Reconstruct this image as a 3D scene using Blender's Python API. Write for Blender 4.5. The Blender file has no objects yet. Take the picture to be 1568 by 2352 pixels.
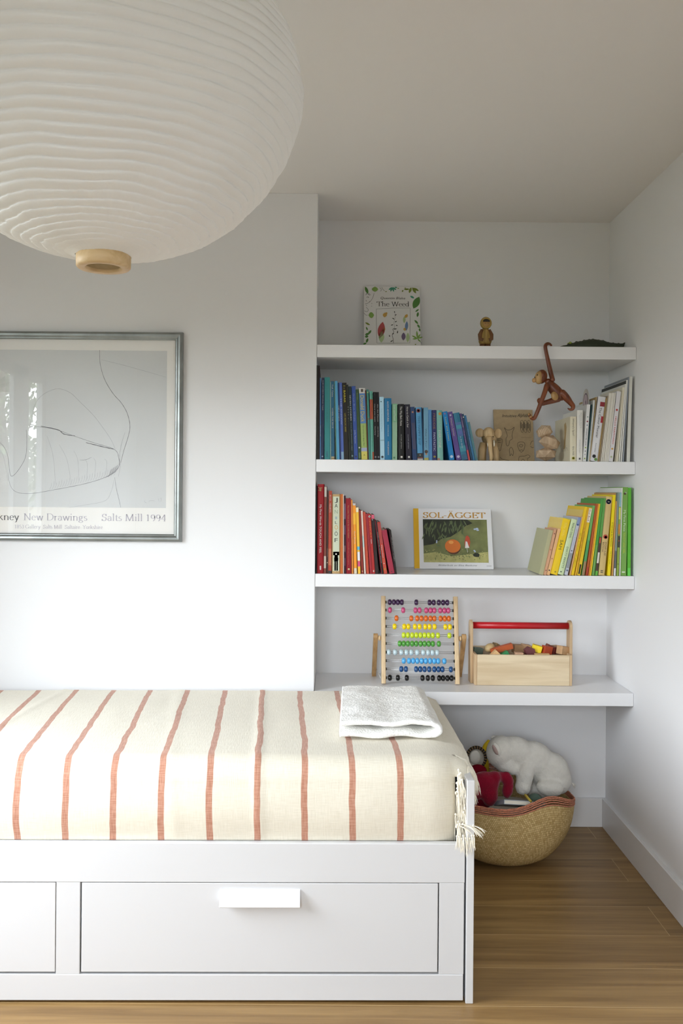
import bpy, bmesh, math, random
from mathutils import Vector, Matrix, noise
R = random.Random(7)
PI = math.pi
scene = bpy.context.scene
C = scene.collection
# ------------------------------------------------------------------ camera
F, VX, VY, ROLL, H = 2050.0, 764.0, 1126.0, 0.0080, 1.327
cam_d = bpy.data.cameras.new('camera'); cam = bpy.data.objects.new('camera', cam_d); C.objects.link(cam)
cam_d.sensor_fit = 'VERTICAL'; cam_d.sensor_height = 36.0; cam_d.lens = F/2352*36
cam_d.shift_x = (784-VX)/2352; cam_d.shift_y = (VY-1176)/2352
cam_d.clip_start = .05
cam.matrix_world = Matrix.Translation((0, 0, H)) @ Matrix.Rotation(PI/2, 4, 'X') @ Matrix.Rotation(ROLL, 4, 'Z')
scene.camera = cam
CR, SR = math.cos(ROLL), math.sin(ROLL)
def at(px, py, Y):
    """photo pixel -> world point at depth Y"""
    dx, dy = px-VX, py-VY
    return Vector(((dx*CR+dy*SR)*Y/F, Y, H-(-dx*SR+dy*CR)*Y/F))
# ------------------------------------------------------------------ view, world, lights
vs = scene.view_settings
scene.display_settings.display_device = 'sRGB'
vs.view_transform = 'Standard'; vs.look = 'None'; vs.gamma = 1; vs.use_curve_mapping = False
vs.exposure = -0.50
SKY = 42.0
w = bpy.data.worlds.new('sky'); scene.world = w; w.use_nodes = True
nt = w.node_tree; nt.nodes.clear()
wo = nt.nodes.new('ShaderNodeOutputWorld'); bg = nt.nodes.new('ShaderNodeBackground')
tc = nt.nodes.new('ShaderNodeTexCoord'); sp = nt.nodes.new('ShaderNodeSeparateXYZ'); cr = nt.nodes.new('ShaderNodeValToRGB')
nt.links.new(tc.outputs['Generated'], sp.inputs[0]); nt.links.new(sp.outputs['Z'], cr.inputs[0])
e = cr.color_ramp.elements
e[0].position = 0.0; e[0].color = (.06, .06, .05, 1); e[1].position = .03; e[1].color = (.62, .66, .68, 1)
x = e.new(.45); x.color = (.86, .93, 1.02, 1); x = e.new(1.0); x.color = (1.08, 1.18, 1.30, 1)
nt.links.new(cr.outputs[0], bg.inputs[0]); bg.inputs[1].default_value = SKY; nt.links.new(bg.outputs[0], wo.inputs[0])
scene.cycles.use_denoising = True
try: scene.cycles.denoiser = 'OPENIMAGEDENOISE'
except Exception: pass
scene.cycles.max_bounces = 14; scene.cycles.diffuse_bounces = 9; scene.cycles.glossy_bounces = 5; scene.cycles.transparent_max_bounces = 12
scene.cycles.sample_clamp_indirect = 6.0
scene.cycles.caustics_reflective = False; scene.cycles.caustics_refractive = False
def portal(name, loc, rot, sx, sy):
    l = bpy.data.lights.new(name, 'AREA'); l.shape = 'RECTANGLE'; l.size = sx; l.size_y = sy; l.cycles.is_portal = True
    o = bpy.data.objects.new(name, l); C.objects.link(o); o.location = loc; o.rotation_euler = rot
# room constants
XL, XR, YB, YBR, YREAR, ZC, XA = -1.75, 1.094, 3.553, 3.227, -1.5, 2.400, -0.062
WL = (0.84, 2.32, 0.62, 2.03)         # window_1 in the left wall: Y0,Y1,Z0,Z1
WR = (-1.22, .10, 1.10, 2.26)         # added_fill_window added in the unseen rear wall for fill light: X0,X1,Z0,Z1
portal('daylight_portal_left', (XL-.125, (WL[0]+WL[1])/2, (WL[2]+WL[3])/2), (0, -PI/2, 0), WL[3]-WL[2], WL[1]-WL[0])
portal('fill_portal_rear', ((WR[0]+WR[1])/2, YREAR-.12, (WR[2]+WR[3])/2), (PI/2, 0, 0), WR[1]-WR[0], WR[3]-WR[2])  # guides sky light through the added rear opening

# ------------------------------------------------------------------ materials
def lin(c): return c/12.92 if c <= .04045 else ((c+.055)/1.055)**2.4
def hx(s):
    s = s.lstrip('#'); return tuple(lin(int(s[i:i+2], 16)/255) for i in (0, 2, 4))+(1,)
MATS = {}
def mat(name, col, rough=.5, metal=0, bump=0, bscale=200, var=0, vscale=40, spec=.5, sheen=0, coat=0, sub=0):
    if name in MATS: return MATS[name]
    if isinstance(col, str): col = hx(col)
    m = bpy.data.materials.new(name); m.use_nodes = True; MATS[name] = m
    n = m.node_tree.nodes; l = m.node_tree.links; b = n['Principled BSDF']
    b.inputs['Base Color'].default_value = col; b.inputs['Roughness'].default_value = rough; b.inputs['Metallic'].default_value = metal
    b.inputs['Specular IOR Level'].default_value = spec
    if sheen: b.inputs['Sheen Weight'].default_value = sheen
    if coat: b.inputs['Coat Weight'].default_value = coat; b.inputs['Coat Roughness'].default_value = .15
    if bump or var:
        t = n.new('ShaderNodeTexCoord')
    if bump:
        a = n.new('ShaderNodeTexNoise'); a.inputs['Scale'].default_value = bscale; a.inputs['Detail'].default_value = 4
        l.new(t.outputs['Object'], a.inputs['Vector'])
        bp = n.new('ShaderNodeBump'); bp.inputs['Strength'].default_value = bump; bp.inputs['Distance'].default_value = .003
        l.new(a.outputs['Fac'], bp.inputs['Height']); l.new(bp.outputs[0], b.inputs['Normal'])
    if var:
        a = n.new('ShaderNodeTexNoise'); a.inputs['Scale'].default_value = vscale; a.inputs['Detail'].default_value = 5
        l.new(t.outputs['Object'], a.inputs['Vector'])
        r = n.new('ShaderNodeValToRGB'); r.color_ramp.elements[0].position = .3; r.color_ramp.elements[1].position = .7
        r.color_ramp.elements[0].color = tuple(c*(1-var) for c in col[:3])+(1,); r.color_ramp.elements[1].color = tuple(min(1, c*(1+var)) for c in col[:3])+(1,)
        l.new(a.outputs['Fac'], r.inputs[0]); l.new(r.outputs[0], b.inputs['Base Color'])
    return m
def wood(name, c1, c2, axis='X', rough=.45, stretch=14, scale=30):
    if name in MATS: return MATS[name]
    m = bpy.data.materials.new(name); m.use_nodes = True; MATS[name] = m
    n = m.node_tree.nodes; l = m.node_tree.links; b = n['Principled BSDF']; b.inputs['Roughness'].default_value = rough
    t = n.new('ShaderNodeTexCoord'); mp = n.new('ShaderNodeMapping'); s = [scale]*3; s['XYZ'.index(axis)] = scale/stretch; mp.inputs['Scale'].default_value = s
    a = n.new('ShaderNodeTexNoise'); a.inputs['Scale'].default_value = 1; a.inputs['Detail'].default_value = 6; a.inputs['Distortion'].default_value = .6
    r = n.new('ShaderNodeValToRGB'); r.color_ramp.elements[0].position = .35; r.color_ramp.elements[1].position = .68
    r.color_ramp.elements[0].color = hx(c1); r.color_ramp.elements[1].color = hx(c2)
    l.new(t.outputs['Object'], mp.inputs[0]); l.new(mp.outputs[0], a.inputs['Vector']); l.new(a.outputs['Fac'], r.inputs[0]); l.new(r.outputs[0], b.inputs['Base Color'])
    return m
def clear_glass(name, rough=0.0, tint=(1, 1, 1, 1)):
    if name in MATS: return MATS[name]
    m = bpy.data.materials.new(name); m.use_nodes = True; MATS[name] = m
    n = m.node_tree.nodes; l = m.node_tree.links; n.clear()
    o = n.new('ShaderNodeOutputMaterial'); mx = n.new('ShaderNodeMixShader'); tr = n.new('ShaderNodeBsdfTransparent'); g = n.new('ShaderNodeBsdfGlossy'); f = n.new('ShaderNodeFresnel')
    tr.inputs[0].default_value = tint; g.inputs['Roughness'].default_value = rough; 
    ge = n.new('ShaderNodeNewGeometry'); io = n.new('ShaderNodeMath'); io.operation = 'MULTIPLY_ADD'; io.inputs[1].default_value = 1/1.5-1.5; io.inputs[2].default_value = 1.5
    l.new(ge.outputs['Backfacing'], io.inputs[0]); l.new(io.outputs[0], f.inputs[0])      # both faces of the sheet reflect alike
    l.new(f.outputs[0], mx.inputs[0]); l.new(tr.outputs[0], mx.inputs[1]); l.new(g.outputs[0], mx.inputs[2]); l.new(mx.outputs[0], o.inputs[0])
    return m
M_WALL = mat('wall_paint', (.765, .768, .778, 1), .75, bump=.03, bscale=350)
M_CEIL = mat('ceiling_paint', (.755, .738, .715, 1), .8)
M_TRIM = mat('trim_gloss', (.72, .715, .71, 1), .35)
M_SHELF = mat('shelf_lacquer', (.765, .768, .778, 1), .32)
M_BED = mat('bed_lacquer', (.625, .628, .632, 1), .30)
M_PAGE = mat('page_paper', '#ece7d8', .8)

# ------------------------------------------------------------------ mesh helpers
class MB:
    def __init__(s): s.v = []; s.f = []; s.m = []; s.s = []; s.uv = None
    def add(s, vs_, fs, m=0, smooth=False):
        o = len(s.v); s.v += [Vector(p) for p in vs_]
        for f in fs: s.f.append(tuple(i+o for i in f)); s.m.append(m); s.s.append(smooth)
        return s
    def box(s, x0, x1, y0, y1, z0, z1, m=0, M=None):
        p = [Vector((x, y, z)) for x in (x0, x1) for y in (y0, y1) for z in (z0, z1)]
        if M is not None: p = [M @ q for q in p]
        return s.add(p, [(0, 1, 3, 2), (4, 6, 7, 5), (0, 4, 5, 1), (2, 3, 7, 6), (0, 2, 6, 4), (1, 5, 7, 3)], m)
    def quad(s, a, b, c, d, m=0): return s.add([a, b, c, d], [(0, 1, 2, 3)], m)
    def tube(s, pts, rad, seg=12, m=0, cap=True, flat=None):
        pts = [Vector(p) for p in pts]; n = len(pts)
        if not hasattr(rad, '__len__'): rad = [rad]*n
        vs_, fs = [], []; up = None
        for i, p in enumerate(pts):
            t = (pts[min(i+1, n-1)]-pts[max(i-1, 0)]).normalized()
            if up is None:
                up = Vector((0, 1, 0)) if abs(t.y) < .9 else Vector((1, 0, 0))
            a = (up-t*up.dot(t)).normalized(); b = t.cross(a); up = a
            r = rad[i]; ra, rb = (r if hasattr(r, '__len__') else (r, r))
            for k in range(seg):
                q = 2*PI*k/seg; vs_.append(p+a*math.cos(q)*ra+b*math.sin(q)*rb)
        for i in range(n-1):
            for k in range(seg):
                k2 = (k+1) % seg; fs.append((i*seg+k, i*seg+k2, (i+1)*seg+k2, (i+1)*seg+k))
        if cap: fs.append(tuple(reversed(range(seg)))); fs.append(tuple((n-1)*seg+k for k in range(seg)))
        return s.add(vs_, fs, m, True)
    def ell(s, c, r, rot=None, seg=20, rings=12, m=0, cutfn=None):
        c = Vector(c); Mr = rot if rot is not None else Matrix.Identity(3)
        vs_ = [c+Mr @ Vector((0, 0, r[2]))]; fs = []
        for i in range(1, rings):
            th = PI*i/rings
            for k in range(seg):
                q = 2*PI*k/seg; vs_.append(c+Mr @ Vector((r[0]*math.sin(th)*math.cos(q), r[1]*math.sin(th)*math.sin(q), r[2]*math.cos(th))))
        vs_.append(c+Mr @ Vector((0, 0, -r[2]))); L = len(vs_)-1
        for k in range(seg):
            k2 = (k+1) % seg; fs.append((0, 1+k, 1+k2)); fs.append((L, 1+(rings-2)*seg+k2, 1+(rings-2)*seg+k))
            for i in range(rings-2):
                a = 1+i*seg; fs.append((a+k, a+seg+k, a+seg+k2, a+k2))
        return s.add(vs_, fs, m, True)
    def lathe(s, prof, c=(0, 0, 0), seg=48, m=0, close=False, rfn=None):
        c = Vector(c); vs_, fs = [], []; n = len(prof)
        for i, (r, z) in enumerate(prof):
            for k in range(seg):
                q = 2*PI*k/seg; dr = rfn(q, i, r, z) if rfn else 0
                vs_.append(c+Vector(((r+dr)*math.cos(q), (r+dr)*math.sin(q), z)))
        for i in range(n-1 if not close else n):
            j = (i+1) % n
            for k in range(seg):
                k2 = (k+1) % seg; fs.append((i*seg+k, i*seg+k2, j*seg+k2, j*seg+k))
        return s.add(vs_, fs, m, True)
    def prism(s, poly, y0, y1, m=0, M=None, mside=None):
        """poly in XZ extruded along Y"""
        n = len(poly); p = [Vector((x, y0, z)) for x, z in poly]+[Vector((x, y1, z)) for x, z in poly]
        if M is not None: p = [M @ q for q in p]
        s.add(p, [tuple(range(n)), tuple(reversed(range(n, 2*n)))], m)
        return s.add(p, [(i, i+n, (i+1) % n+n, (i+1) % n) for i in range(n)], m if mside is None else mside)
    def build(s, name, mats, parent=None, base=(0, 0, 0), bevel=0, seg=2, mods=None):
        me = bpy.data.meshes.new(name); base = Vector(base)
        me.from_pydata([v-base for v in s.v], [], s.f)
        if not isinstance(mats, (list, tuple)): mats = [mats]
        for mt in mats: me.materials.append(mt)
        me.polygons.foreach_set('material_index', s.m); me.polygons.foreach_set('use_smooth', s.s)
        if s.uv:
            u = me.uv_layers.new(name='UVMap')
            for lp in me.loops: u.data[lp.index].uv = s.uv[lp.vertex_index]
        me.update()
        o = bpy.data.objects.new(name, me); C.objects.link(o)
        if parent is not None: o.parent = parent
        else: o.location = base
        if bevel:
            b = o.modifiers.new('bevel', 'BEVEL'); b.width = bevel; b.segments = seg; b.limit_method = 'ANGLE'; b.angle_limit = .6; b.harden_normals = False
        return o
def tag(o, label=None, cat=None, group=None, kind=None):
    if label: o['label'] = label
    if cat: o['category'] = cat
    if group: o['group'] = group
    if kind: o['kind'] = kind
    return o
def thing(name, loc, label, cat, group=None, rz=0):
    o = bpy.data.objects.new(name, None); C.objects.link(o); o.location = loc; o.rotation_euler = (0, 0, rz); o.empty_display_size = .05
    return tag(o, label, cat, group)
def struct(name, mb, m, bevel=0, base=(0, 0, 0)): return tag(mb.build(name, m, None, base, bevel), kind='structure')
def roundrect(w_, h_, r, n=4):
    p = []
    for cx, cy, a in ((w_-r, h_-r, 0), (r, h_-r, 90), (r, r, 180), (w_-r, r, 270)):
        for i in range(n+1):
            q = math.radians(a+90*i/n); p.append((cx+r*math.cos(q), cy+r*math.sin(q)))
    return p
# text as mesh -------------------------------------------------
_T = {}
def text_mesh(s):
    if s in _T: return _T[s]
    cu = bpy.data.curves.new('t', 'FONT'); cu.body = s; cu.size = 1; cu.resolution_u = 2
    o = bpy.data.objects.new('t', cu); C.objects.link(o)
    dg = bpy.context.evaluated_depsgraph_get(); me = o.evaluated_get(dg).to_mesh()
    v = [tuple(p.co[:2]) for p in me.vertices]; f = [tuple(p.vertices) for p in me.polygons]
    o.evaluated_get(dg).to_mesh_clear(); bpy.data.objects.remove(o); bpy.data.curves.remove(cu)
    x0 = min(p[0] for p in v); x1 = max(p[0] for p in v)
    _T[s] = ([(p[0]-x0, p[1]) for p in v], f, x1-x0); return _T[s]
def put_text(mb, s, fn, length, height, m, shear=0):
    """baseline starts at local (0,0), runs to (length,0); caps are `height`; fn maps (u,v)->Vector"""
    v, f, W = text_mesh(s); k = length/W; q = height/.73
    mb.add([fn(a*k+b*q*shear, b*q) for a, b in v], f, m)
def ribbon(mb, pts, fn, wd, m, closed=False, caps=False):
    """flat pen line through 2-D pts, half width wd(i) or number; fn maps (u,v)->Vector"""
    n = len(pts); L, Rr = [], []
    for i, p in enumerate(pts):
        a = pts[(i-1) % n] if (closed or i > 0) else p; b = pts[(i+1) % n] if (closed or i < n-1) else p
        dx, dy = b[0]-a[0], b[1]-a[1]; d = math.hypot(dx, dy) or 1; h = (wd(i, dx/d, dy/d) if callable(wd) else wd)/2
        L.append((p[0]-dy/d*h, p[1]+dx/d*h)); Rr.append((p[0]+dy/d*h, p[1]-dx/d*h))
    vs_ = [fn(*q) for q in L]+[fn(*q) for q in Rr]
    mb.add(vs_, [(i, (i+1) % n, (i+1) % n+n, i+n) for i in range(n if closed else n-1)], m)
def smooth2(pts, k=6, closed=False):
    n = len(pts); out = []
    rng = range(n) if closed else range(n-1)
    for i in rng:
        g = lambda j: pts[j % n] if closed else pts[max(0, min(n-1, j))]
        p0, p1, p2, p3 = g(i-1), g(i), g(i+1), g(i+2)
        for t in range(k):
            t /= k; out.append(tuple(.5*((2*b)+(-a+c)*t+(2*a-5*b+4*c-d)*t*t+(-a+3*b-3*c+d)*t**3) for a, b, c, d in zip(p0, p1, p2, p3)))
    if not closed: out.append(tuple(pts[-1]))
    return out
def arc(cx, cy, rx, ry, a0, a1, n=12):
    return [(cx+rx*math.cos(math.radians(a0+(a1-a0)*i/n)), cy+ry*math.sin(math.radians(a0+(a1-a0)*i/n))) for i in range(n+1)]
# serif pen font: strokes as polylines, thick where they run vertically
def _stem(x, y0, y1, s0=1, s1=1):
    o = [[(x, y0), (x, y1)]]
    if s0: o.append([(x-.075, y0+.012), (x+.075, y0+.012)])
    if s1 == 1: o.append([(x-.075, y1-.012), (x+.075, y1-.012)])
    if s1 == 2: o.append([(x-.09, y1-.04), (x, y1-.008)])
    return o
X_, K_, A_ = .45, .69, .74
def _hump(x, w_, y=X_): return [[(x, y-.12)]+arc(x+w_/2, y-.14, w_/2, .135, 150, 0, 8)+[(x+w_, 0.0)], [(x+w_-.075, .012), (x+w_+.075, .012)]]
def _bowl(cx, cy, rx, ry): return [arc(cx, cy, rx, ry, 0, 360, 20)]
GL = {
 ' ': (.26, []), '-': (.34, [[(.05, .26), (.29, .26)]]),
 'T': (.66, _stem(.33, 0, K_, 1, 0)+[[(.04, K_-.012), (.62, K_-.012)], [(.045, K_-.16), (.05, K_)], [(.615, K_-.16), (.61, K_)]]),
 'L': (.58, _stem(.15, 0, K_)+[[(.15, .012), (.52, .012)], [(.53, .17), (.52, 0)]]),
 'E': (.62, _stem(.15, 0, K_)+[[(.15, .012), (.54, .012)], [(.15, K_-.012), (.52, K_-.012)], [(.15, .36), (.42, .36)], [(.55, .17), (.54, 0)], [(.53, K_-.15), (.52, K_)], [(.42, .28), (.42, .44)]]),
 'D': (.74, _stem(.15, 0, K_)+[[(.15, .012)]+arc(.33, .345, .34, .333, -90, 90, 14)+[(.15, K_-.012)]]),
 'H': (.76, _stem(.15, 0, K_)+_stem(.61, 0, K_)+[[(.15, .36), (.61, .36)]]),
 'N': (.76, [[(.13, 0), (.13, K_)], [(.03, .012), (.23, .012)], [(.03, K_-.012), (.13, K_-.012)], [(.13, K_), (.61, .0)], [(.62, 0), (.62, K_)], [(.53, K_-.012), (.71, K_-.012)]]),
 'M': (.90, [[(.13, 0), (.15, K_)], [(.03, .012), (.23, .012)], [(.15, K_), (.44, .02)], [(.44, .02), (.73, K_)], [(.75, 0), (.73, K_)], [(.65, .012), (.85, .012)]]),
 'W': (.98, [[(.07, K_), (.29, 0)], [(.29, 0), (.49, K_)], [(.49, K_), (.69, 0)], [(.69, 0), (.91, K_)], [(-.01, K_-.012), (.17, K_-.012)], [(.82, K_-.012), (.99, K_-.012)]]),
 'Y': (.70, [[(.07, K_), (.34, .33)], [(.34, .33), (.60, K_)], [(.34, .33), (.34, 0)], [(.25, .012), (.43, .012)], [(-.01, K_-.012), (.16, K_-.012)], [(.52, K_-.012), (.68, K_-.012)]]),
 'A': (.72, [[(.10, 0), (.36, K_)], [(.36, K_), (.62, 0)], [(.19, .25), (.53, .25)], [(.02, .012), (.19, .012)], [(.53, .012), (.70, .012)]]),
 'O': (.78, _bowl(.39, .345, .31, .34)),
 'G': (.78, [arc(.40, .345, .32, .34, 42, 330, 20), [(.67, .30), (.67, .04)], [(.55, .30), (.75, .30)], [(.64, K_-.14), (.65, K_)]]),
 'S': (.56, [arc(.28, .52, .17, .16, 35, 250, 12)+arc(.27, .185, .19, .18, 60, -150, 14), [(.44, .50), (.45, .68)], [(.08, .02), (.09, .18)]]),
 'a': (.46, [arc(.21, .31, .14, .135, 160, 0, 8)+[(.35, .05), (.43, .02)], arc(.20, .13, .135, .13, 70, 330, 12)]),
 'c': (.43, [arc(.24, .225, .18, .22, 45, 320, 16)]),
 'd': (.53, [[(.41, 0), (.41, A_)], [(.33, A_-.03), (.41, A_-.01)], [(.41, .012), (.49, .012)]]+_bowl(.23, .225, .17, .22)),
 'e': (.45, [[(.07, .26), (.38, .26)]+arc(.23, .26, .16, .185, 0, 180, 8)+arc(.24, .225, .175, .22, 180, 320, 12)]),
 'g': (.50, _bowl(.22, .30, .13, .145)+[[(.33, .40), (.45, .43)], [(.13, .18), (.09, .10), (.16, .05), (.33, .03)]+arc(.23, -.09, .18, .11, 60, -260, 14)]),
 'h': (.56, _stem(.11, 0, A_, 1, 2)+_hump(.11, .32)),
 'i': (.26, _stem(.13, 0, X_, 1, 2)+[[(.13, .60), (.13, .68)]]),
 'k': (.53, _stem(.11, 0, A_, 1, 2)+[[(.11, .18), (.38, X_)], [(.22, .27), (.45, 0)], [(.38, .012), (.52, .012)], [(.30, X_-.012), (.46, X_-.012)]]),
 'l': (.26, _stem(.13, 0, A_, 1, 2)),
 'n': (.56, _stem(.11, 0, X_, 1, 2)+_hump(.11, .32)),
 'o': (.48, _bowl(.24, .225, .18, .22)),
 'p': (.52, _stem(.11, -.22, X_, 1, 2)+_bowl(.28, .225, .17, .22)),
 'r': (.37, _stem(.11, 0, X_, 1, 2)+[[(.11, .30), (.20, .42), (.34, .43)]]),
 's': (.38, [arc(.19, .34, .115, .105, 40, 250, 10)+arc(.18, .12, .13, .115, 60, -150, 10)]),
 't': (.31, [[(.14, .60), (.14, .10)]+arc(.23, .10, .09, .09, 180, 320, 6), [(.03, X_-.012), (.27, X_-.012)]]),
 'v': (.48, [[(.06, X_), (.24, 0)], [(.24, 0), (.42, X_)], [(0, X_-.012), (.14, X_-.012)], [(.35, X_-.012), (.48, X_-.012)]]),
 'w': (.70, [[(.06, X_), (.21, 0)], [(.21, 0), (.35, X_)], [(.35, X_), (.50, 0)], [(.50, 0), (.64, X_)], [(0, X_-.012), (.14, X_-.012)], [(.57, X_-.012), (.70, X_-.012)]]),
 'y': (.48, [[(.06, X_), (.25, .03)], [(.43, X_), (.20, -.18), (.08, -.21)], [(0, X_-.012), (.14, X_-.012)], [(.36, X_-.012), (.48, X_-.012)]]),
 '1': (.46, [[(.23, 0), (.23, .66)], [(.12, .58), (.23, .66)], [(.14, .012), (.32, .012)]]),
 '9': (.50, _bowl(.24, .46, .16, .20)+[arc(.22, .36, .19, .36, 20, -80, 10)]),
 '4': (.50, [[(.34, 0), (.34, .66)], [(.34, .66), (.05, .20), (.47, .20)], [(.26, .012), (.42, .012)]]),
 '8': (.50, _bowl(.25, .50, .14, .155)+_bowl(.25, .17, .17, .17)),
 '5': (.48, [[(.38, .66), (.16, .66), (.13, .38)]+arc(.22, .20, .18, .20, 110, -130, 14)]),
 '3': (.48, [arc(.22, .50, .15, .155, 150, -70, 12), arc(.21, .18, .18, .185, 80, -140, 14)]),
}
GL['Ä'] = (GL['A'][0], GL['A'][1]+[[(.27, .80), (.27, .87)], [(.45, .80), (.45, .87)]])
def serif(mb, s, fn, x0, y0, k, m, ky=None, thick=.085, thin=.026):
    ky = ky or k; x = x0
    for ch in s:
        adv, st = GL[ch]
        for pl in st:
            f2 = lambda u, v, X=x: fn(X+u*k, y0+v*ky)
            ribbon(mb, pl, f2, lambda i, dx, dy: thin+(thick-thin)*abs(dy)**1.3, m)
        x += adv*k
    return x
def serif_w(s): return sum(GL[c][0] for c in s)
# shades
def blob(name, parts, m, parent=None, base=(0, 0, 0), voxel=.006, smooth=6, fuzz=0):
    """several overlapping ellipsoids fused into one continuous skin"""
    mb = MB()
    for c, r, a in parts: mb.ell(c, r, Matrix.Rotation(math.radians(a), 3, 'Y') if not isinstance(a, Matrix) else a, 20, 14)
    o = mb.build(name, m, parent, base)
    r = o.modifiers.new('fuse', 'REMESH'); r.mode = 'VOXEL'; r.voxel_size = voxel; r.use_smooth_shade = True
    s = o.modifiers.new('soften', 'SMOOTH'); s.factor = .6; s.iterations = smooth
    if fuzz:
        t = bpy.data.textures.get('fuzz') or bpy.data.textures.new('fuzz', 'CLOUDS'); t.noise_scale = .012; t.noise_depth = 3
        d = o.modifiers.new('fur', 'DISPLACE'); d.texture = t; d.strength = fuzz; d.mid_level = .5
    return o
# ================================================================== SETTING
# floor of oak planks running across the room
def floor_mat():
    m = bpy.data.materials.new('oak_planks'); m.use_nodes = True; n = m.node_tree.nodes; l = m.node_tree.links; b = n['Principled BSDF']
    t = n.new('ShaderNodeTexCoord'); mp = n.new('ShaderNodeMapping'); mp.inputs['Location'].default_value = (.35, .0, 0)
    l.new(t.outputs['Object'], mp.inputs[0])
    bk = n.new('ShaderNodeTexBrick'); bk.offset = .5; bk.inputs['Scale'].default_value = 1; bk.inputs['Brick Width'].default_value = 4.4; bk.inputs['Row Height'].default_value = .1865
    bk.inputs['Mortar Size'].default_value = .0011; bk.inputs['Mortar Smooth'].default_value = .3; bk.inputs['Bias'].default_value = 0
    bk.inputs['Color1'].default_value = (.0, .0, .0, 1); bk.inputs['Color2'].default_value = (1, 1, 1, 1); bk.inputs['Mortar'].default_value = (.5, .5, .5, 1)
    mo = n.new('ShaderNodeMapping'); mo.inputs['Location'].default_value = (1.18, FLOOR_OFF, 0); l.new(t.outputs['Object'], mo.inputs[0]); l.new(mo.outputs[0], bk.inputs['Vector'])
    add = n.new('ShaderNodeVectorMath'); add.operation = 'MULTIPLY_ADD'; l.new(bk.outputs['Color'], add.inputs[0]); add.inputs[1].default_value = (7, 3, 5); l.new(mp.outputs[0], add.inputs[2])
    s1 = n.new('ShaderNodeMapping'); s1.inputs['Scale'].default_value = (1.6, 34, 1); l.new(add.outputs[0], s1.inputs[0])
    g = n.new('ShaderNodeTexNoise'); g.inputs['Scale'].default_value = 1; g.inputs['Detail'].default_value = 8; g.inputs['Roughness'].default_value = .62; g.inputs['Distortion'].default_value = .5; l.new(s1.outputs[0], g.inputs['Vector'])
    s2 = n.new('ShaderNodeMapping'); s2.inputs['Scale'].default_value = (.9, 5, 1); l.new(add.outputs[0], s2.inputs[0])
    g2 = n.new('ShaderNodeTexNoise'); g2.inputs['Scale'].default_value = 1; g2.inputs['Detail'].default_value = 3; l.new(s2.outputs[0], g2.inputs['Vector'])
    r = n.new('ShaderNodeValToRGB'); r.color_ramp.elements[0].position = .3; r.color_ramp.elements[1].position = .72
    r.color_ramp.elements[0].color = hx('#745731'); r.color_ramp.elements[1].color = hx('#a08152'); l.new(g.outputs['Fac'], r.inputs[0])
    r2 = n.new('ShaderNodeValToRGB'); r2.color_ramp.elements[0].position = .3; r2.color_ramp.elements[1].position = .7
    r2.color_ramp.elements[0].color = (.82, .80, .76, 1); r2.color_ramp.elements[1].color = (1.06, 1.04, 1.0, 1); l.new(g2.outputs['Fac'], r2.inputs[0])
    mu = n.new('ShaderNodeMix'); mu.data_type = 'RGBA'; mu.blend_type = 'MULTIPLY'; mu.inputs[0].default_value = 1; l.new(r.outputs[0], mu.inputs[6]); l.new(r2.outputs[0], mu.inputs[7])
    mx = n.new('ShaderNodeMix'); mx.data_type = 'RGBA'; l.new(bk.outputs['Fac'], mx.inputs[0]); l.new(mu.outputs[2], mx.inputs[6]); mx.inputs[7].default_value = hx('#b89c70')
    l.new(mx.outputs[2], b.inputs['Base Color']); b.inputs['Roughness'].default_value = .42
    bp = n.new('ShaderNodeBump'); bp.inputs['Strength'].default_value = .12; bp.inputs['Distance'].default_value = .002; l.new(g.outputs['Fac'], bp.inputs['Height']); l.new(bp.outputs[0], b.inputs['Normal'])
    return m
FLOOR_OFF = .1865*20-2.301
struct('floor', MB().box(XL-.3, XR+.3, YREAR-.3, YB+.3, -.12, 0), floor_mat())
struct('ceiling', MB().box(XL-.3, XR+.3, YREAR-.3, YB+.3, ZC, ZC+.15), M_CEIL)
struct('wall_back', MB().box(XA-.05, XR+.25, YB, YB+.2, 0, ZC), M_WALL)
struct('wall_chimney_breast', MB().box(XL-.25, XA, YBR, YB+.2, 0, ZC), M_WALL, bevel=.002)
struct('wall_right', MB().box(XR, XR+.25, YREAR-.2, YB+.2, 0, ZC), M_WALL)
b = MB(); y0, y1, z0, z1 = WL
b.box(XL-.11, XL, YREAR-.2, y0, 0, ZC).box(XL-.11, XL, y1, YBR, 0, ZC).box(XL-.11, XL, y0, y1, 0, z0).box(XL-.11, XL, y0, y1, z1, ZC)
struct('wall_left', b, M_WALL)
b = MB(); x0, x1, z0, z1 = WR
b.box(XL, x0, YREAR-.25, YREAR, 0, ZC).box(x1, XR, YREAR-.25, YREAR, 0, ZC).box(x0, x1, YREAR-.25, YREAR, 0, z0).box(x0, x1, YREAR-.25, YREAR, z1, ZC)
struct('wall_rear', b, M_WALL)
# skirting
SK = .113
struct('baseboard_back', MB().box(XA, XR-.016, YB-.016, YB, 0, SK), M_TRIM, .002)
struct('baseboard_right', MB().box(XR-.016, XR, YREAR, YB, 0, SK), M_TRIM, .002)
struct('baseboard_left', MB().box(XL, XL+.016, YREAR, YBR, 0, SK), M_TRIM, .002)
struct('baseboard_front', MB().box(XL+.016, XA, YBR-.016, YBR, 0, SK), M_TRIM, .002)
struct('baseboard_alcove', MB().box(XA, XA+.016, YBR, YB-.016, 0, SK), M_TRIM, .002)
M_FR = mat('window_frame_paint', (.8, .8, .8, 1), .4); M_PANE = clear_glass('window_glass')
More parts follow.
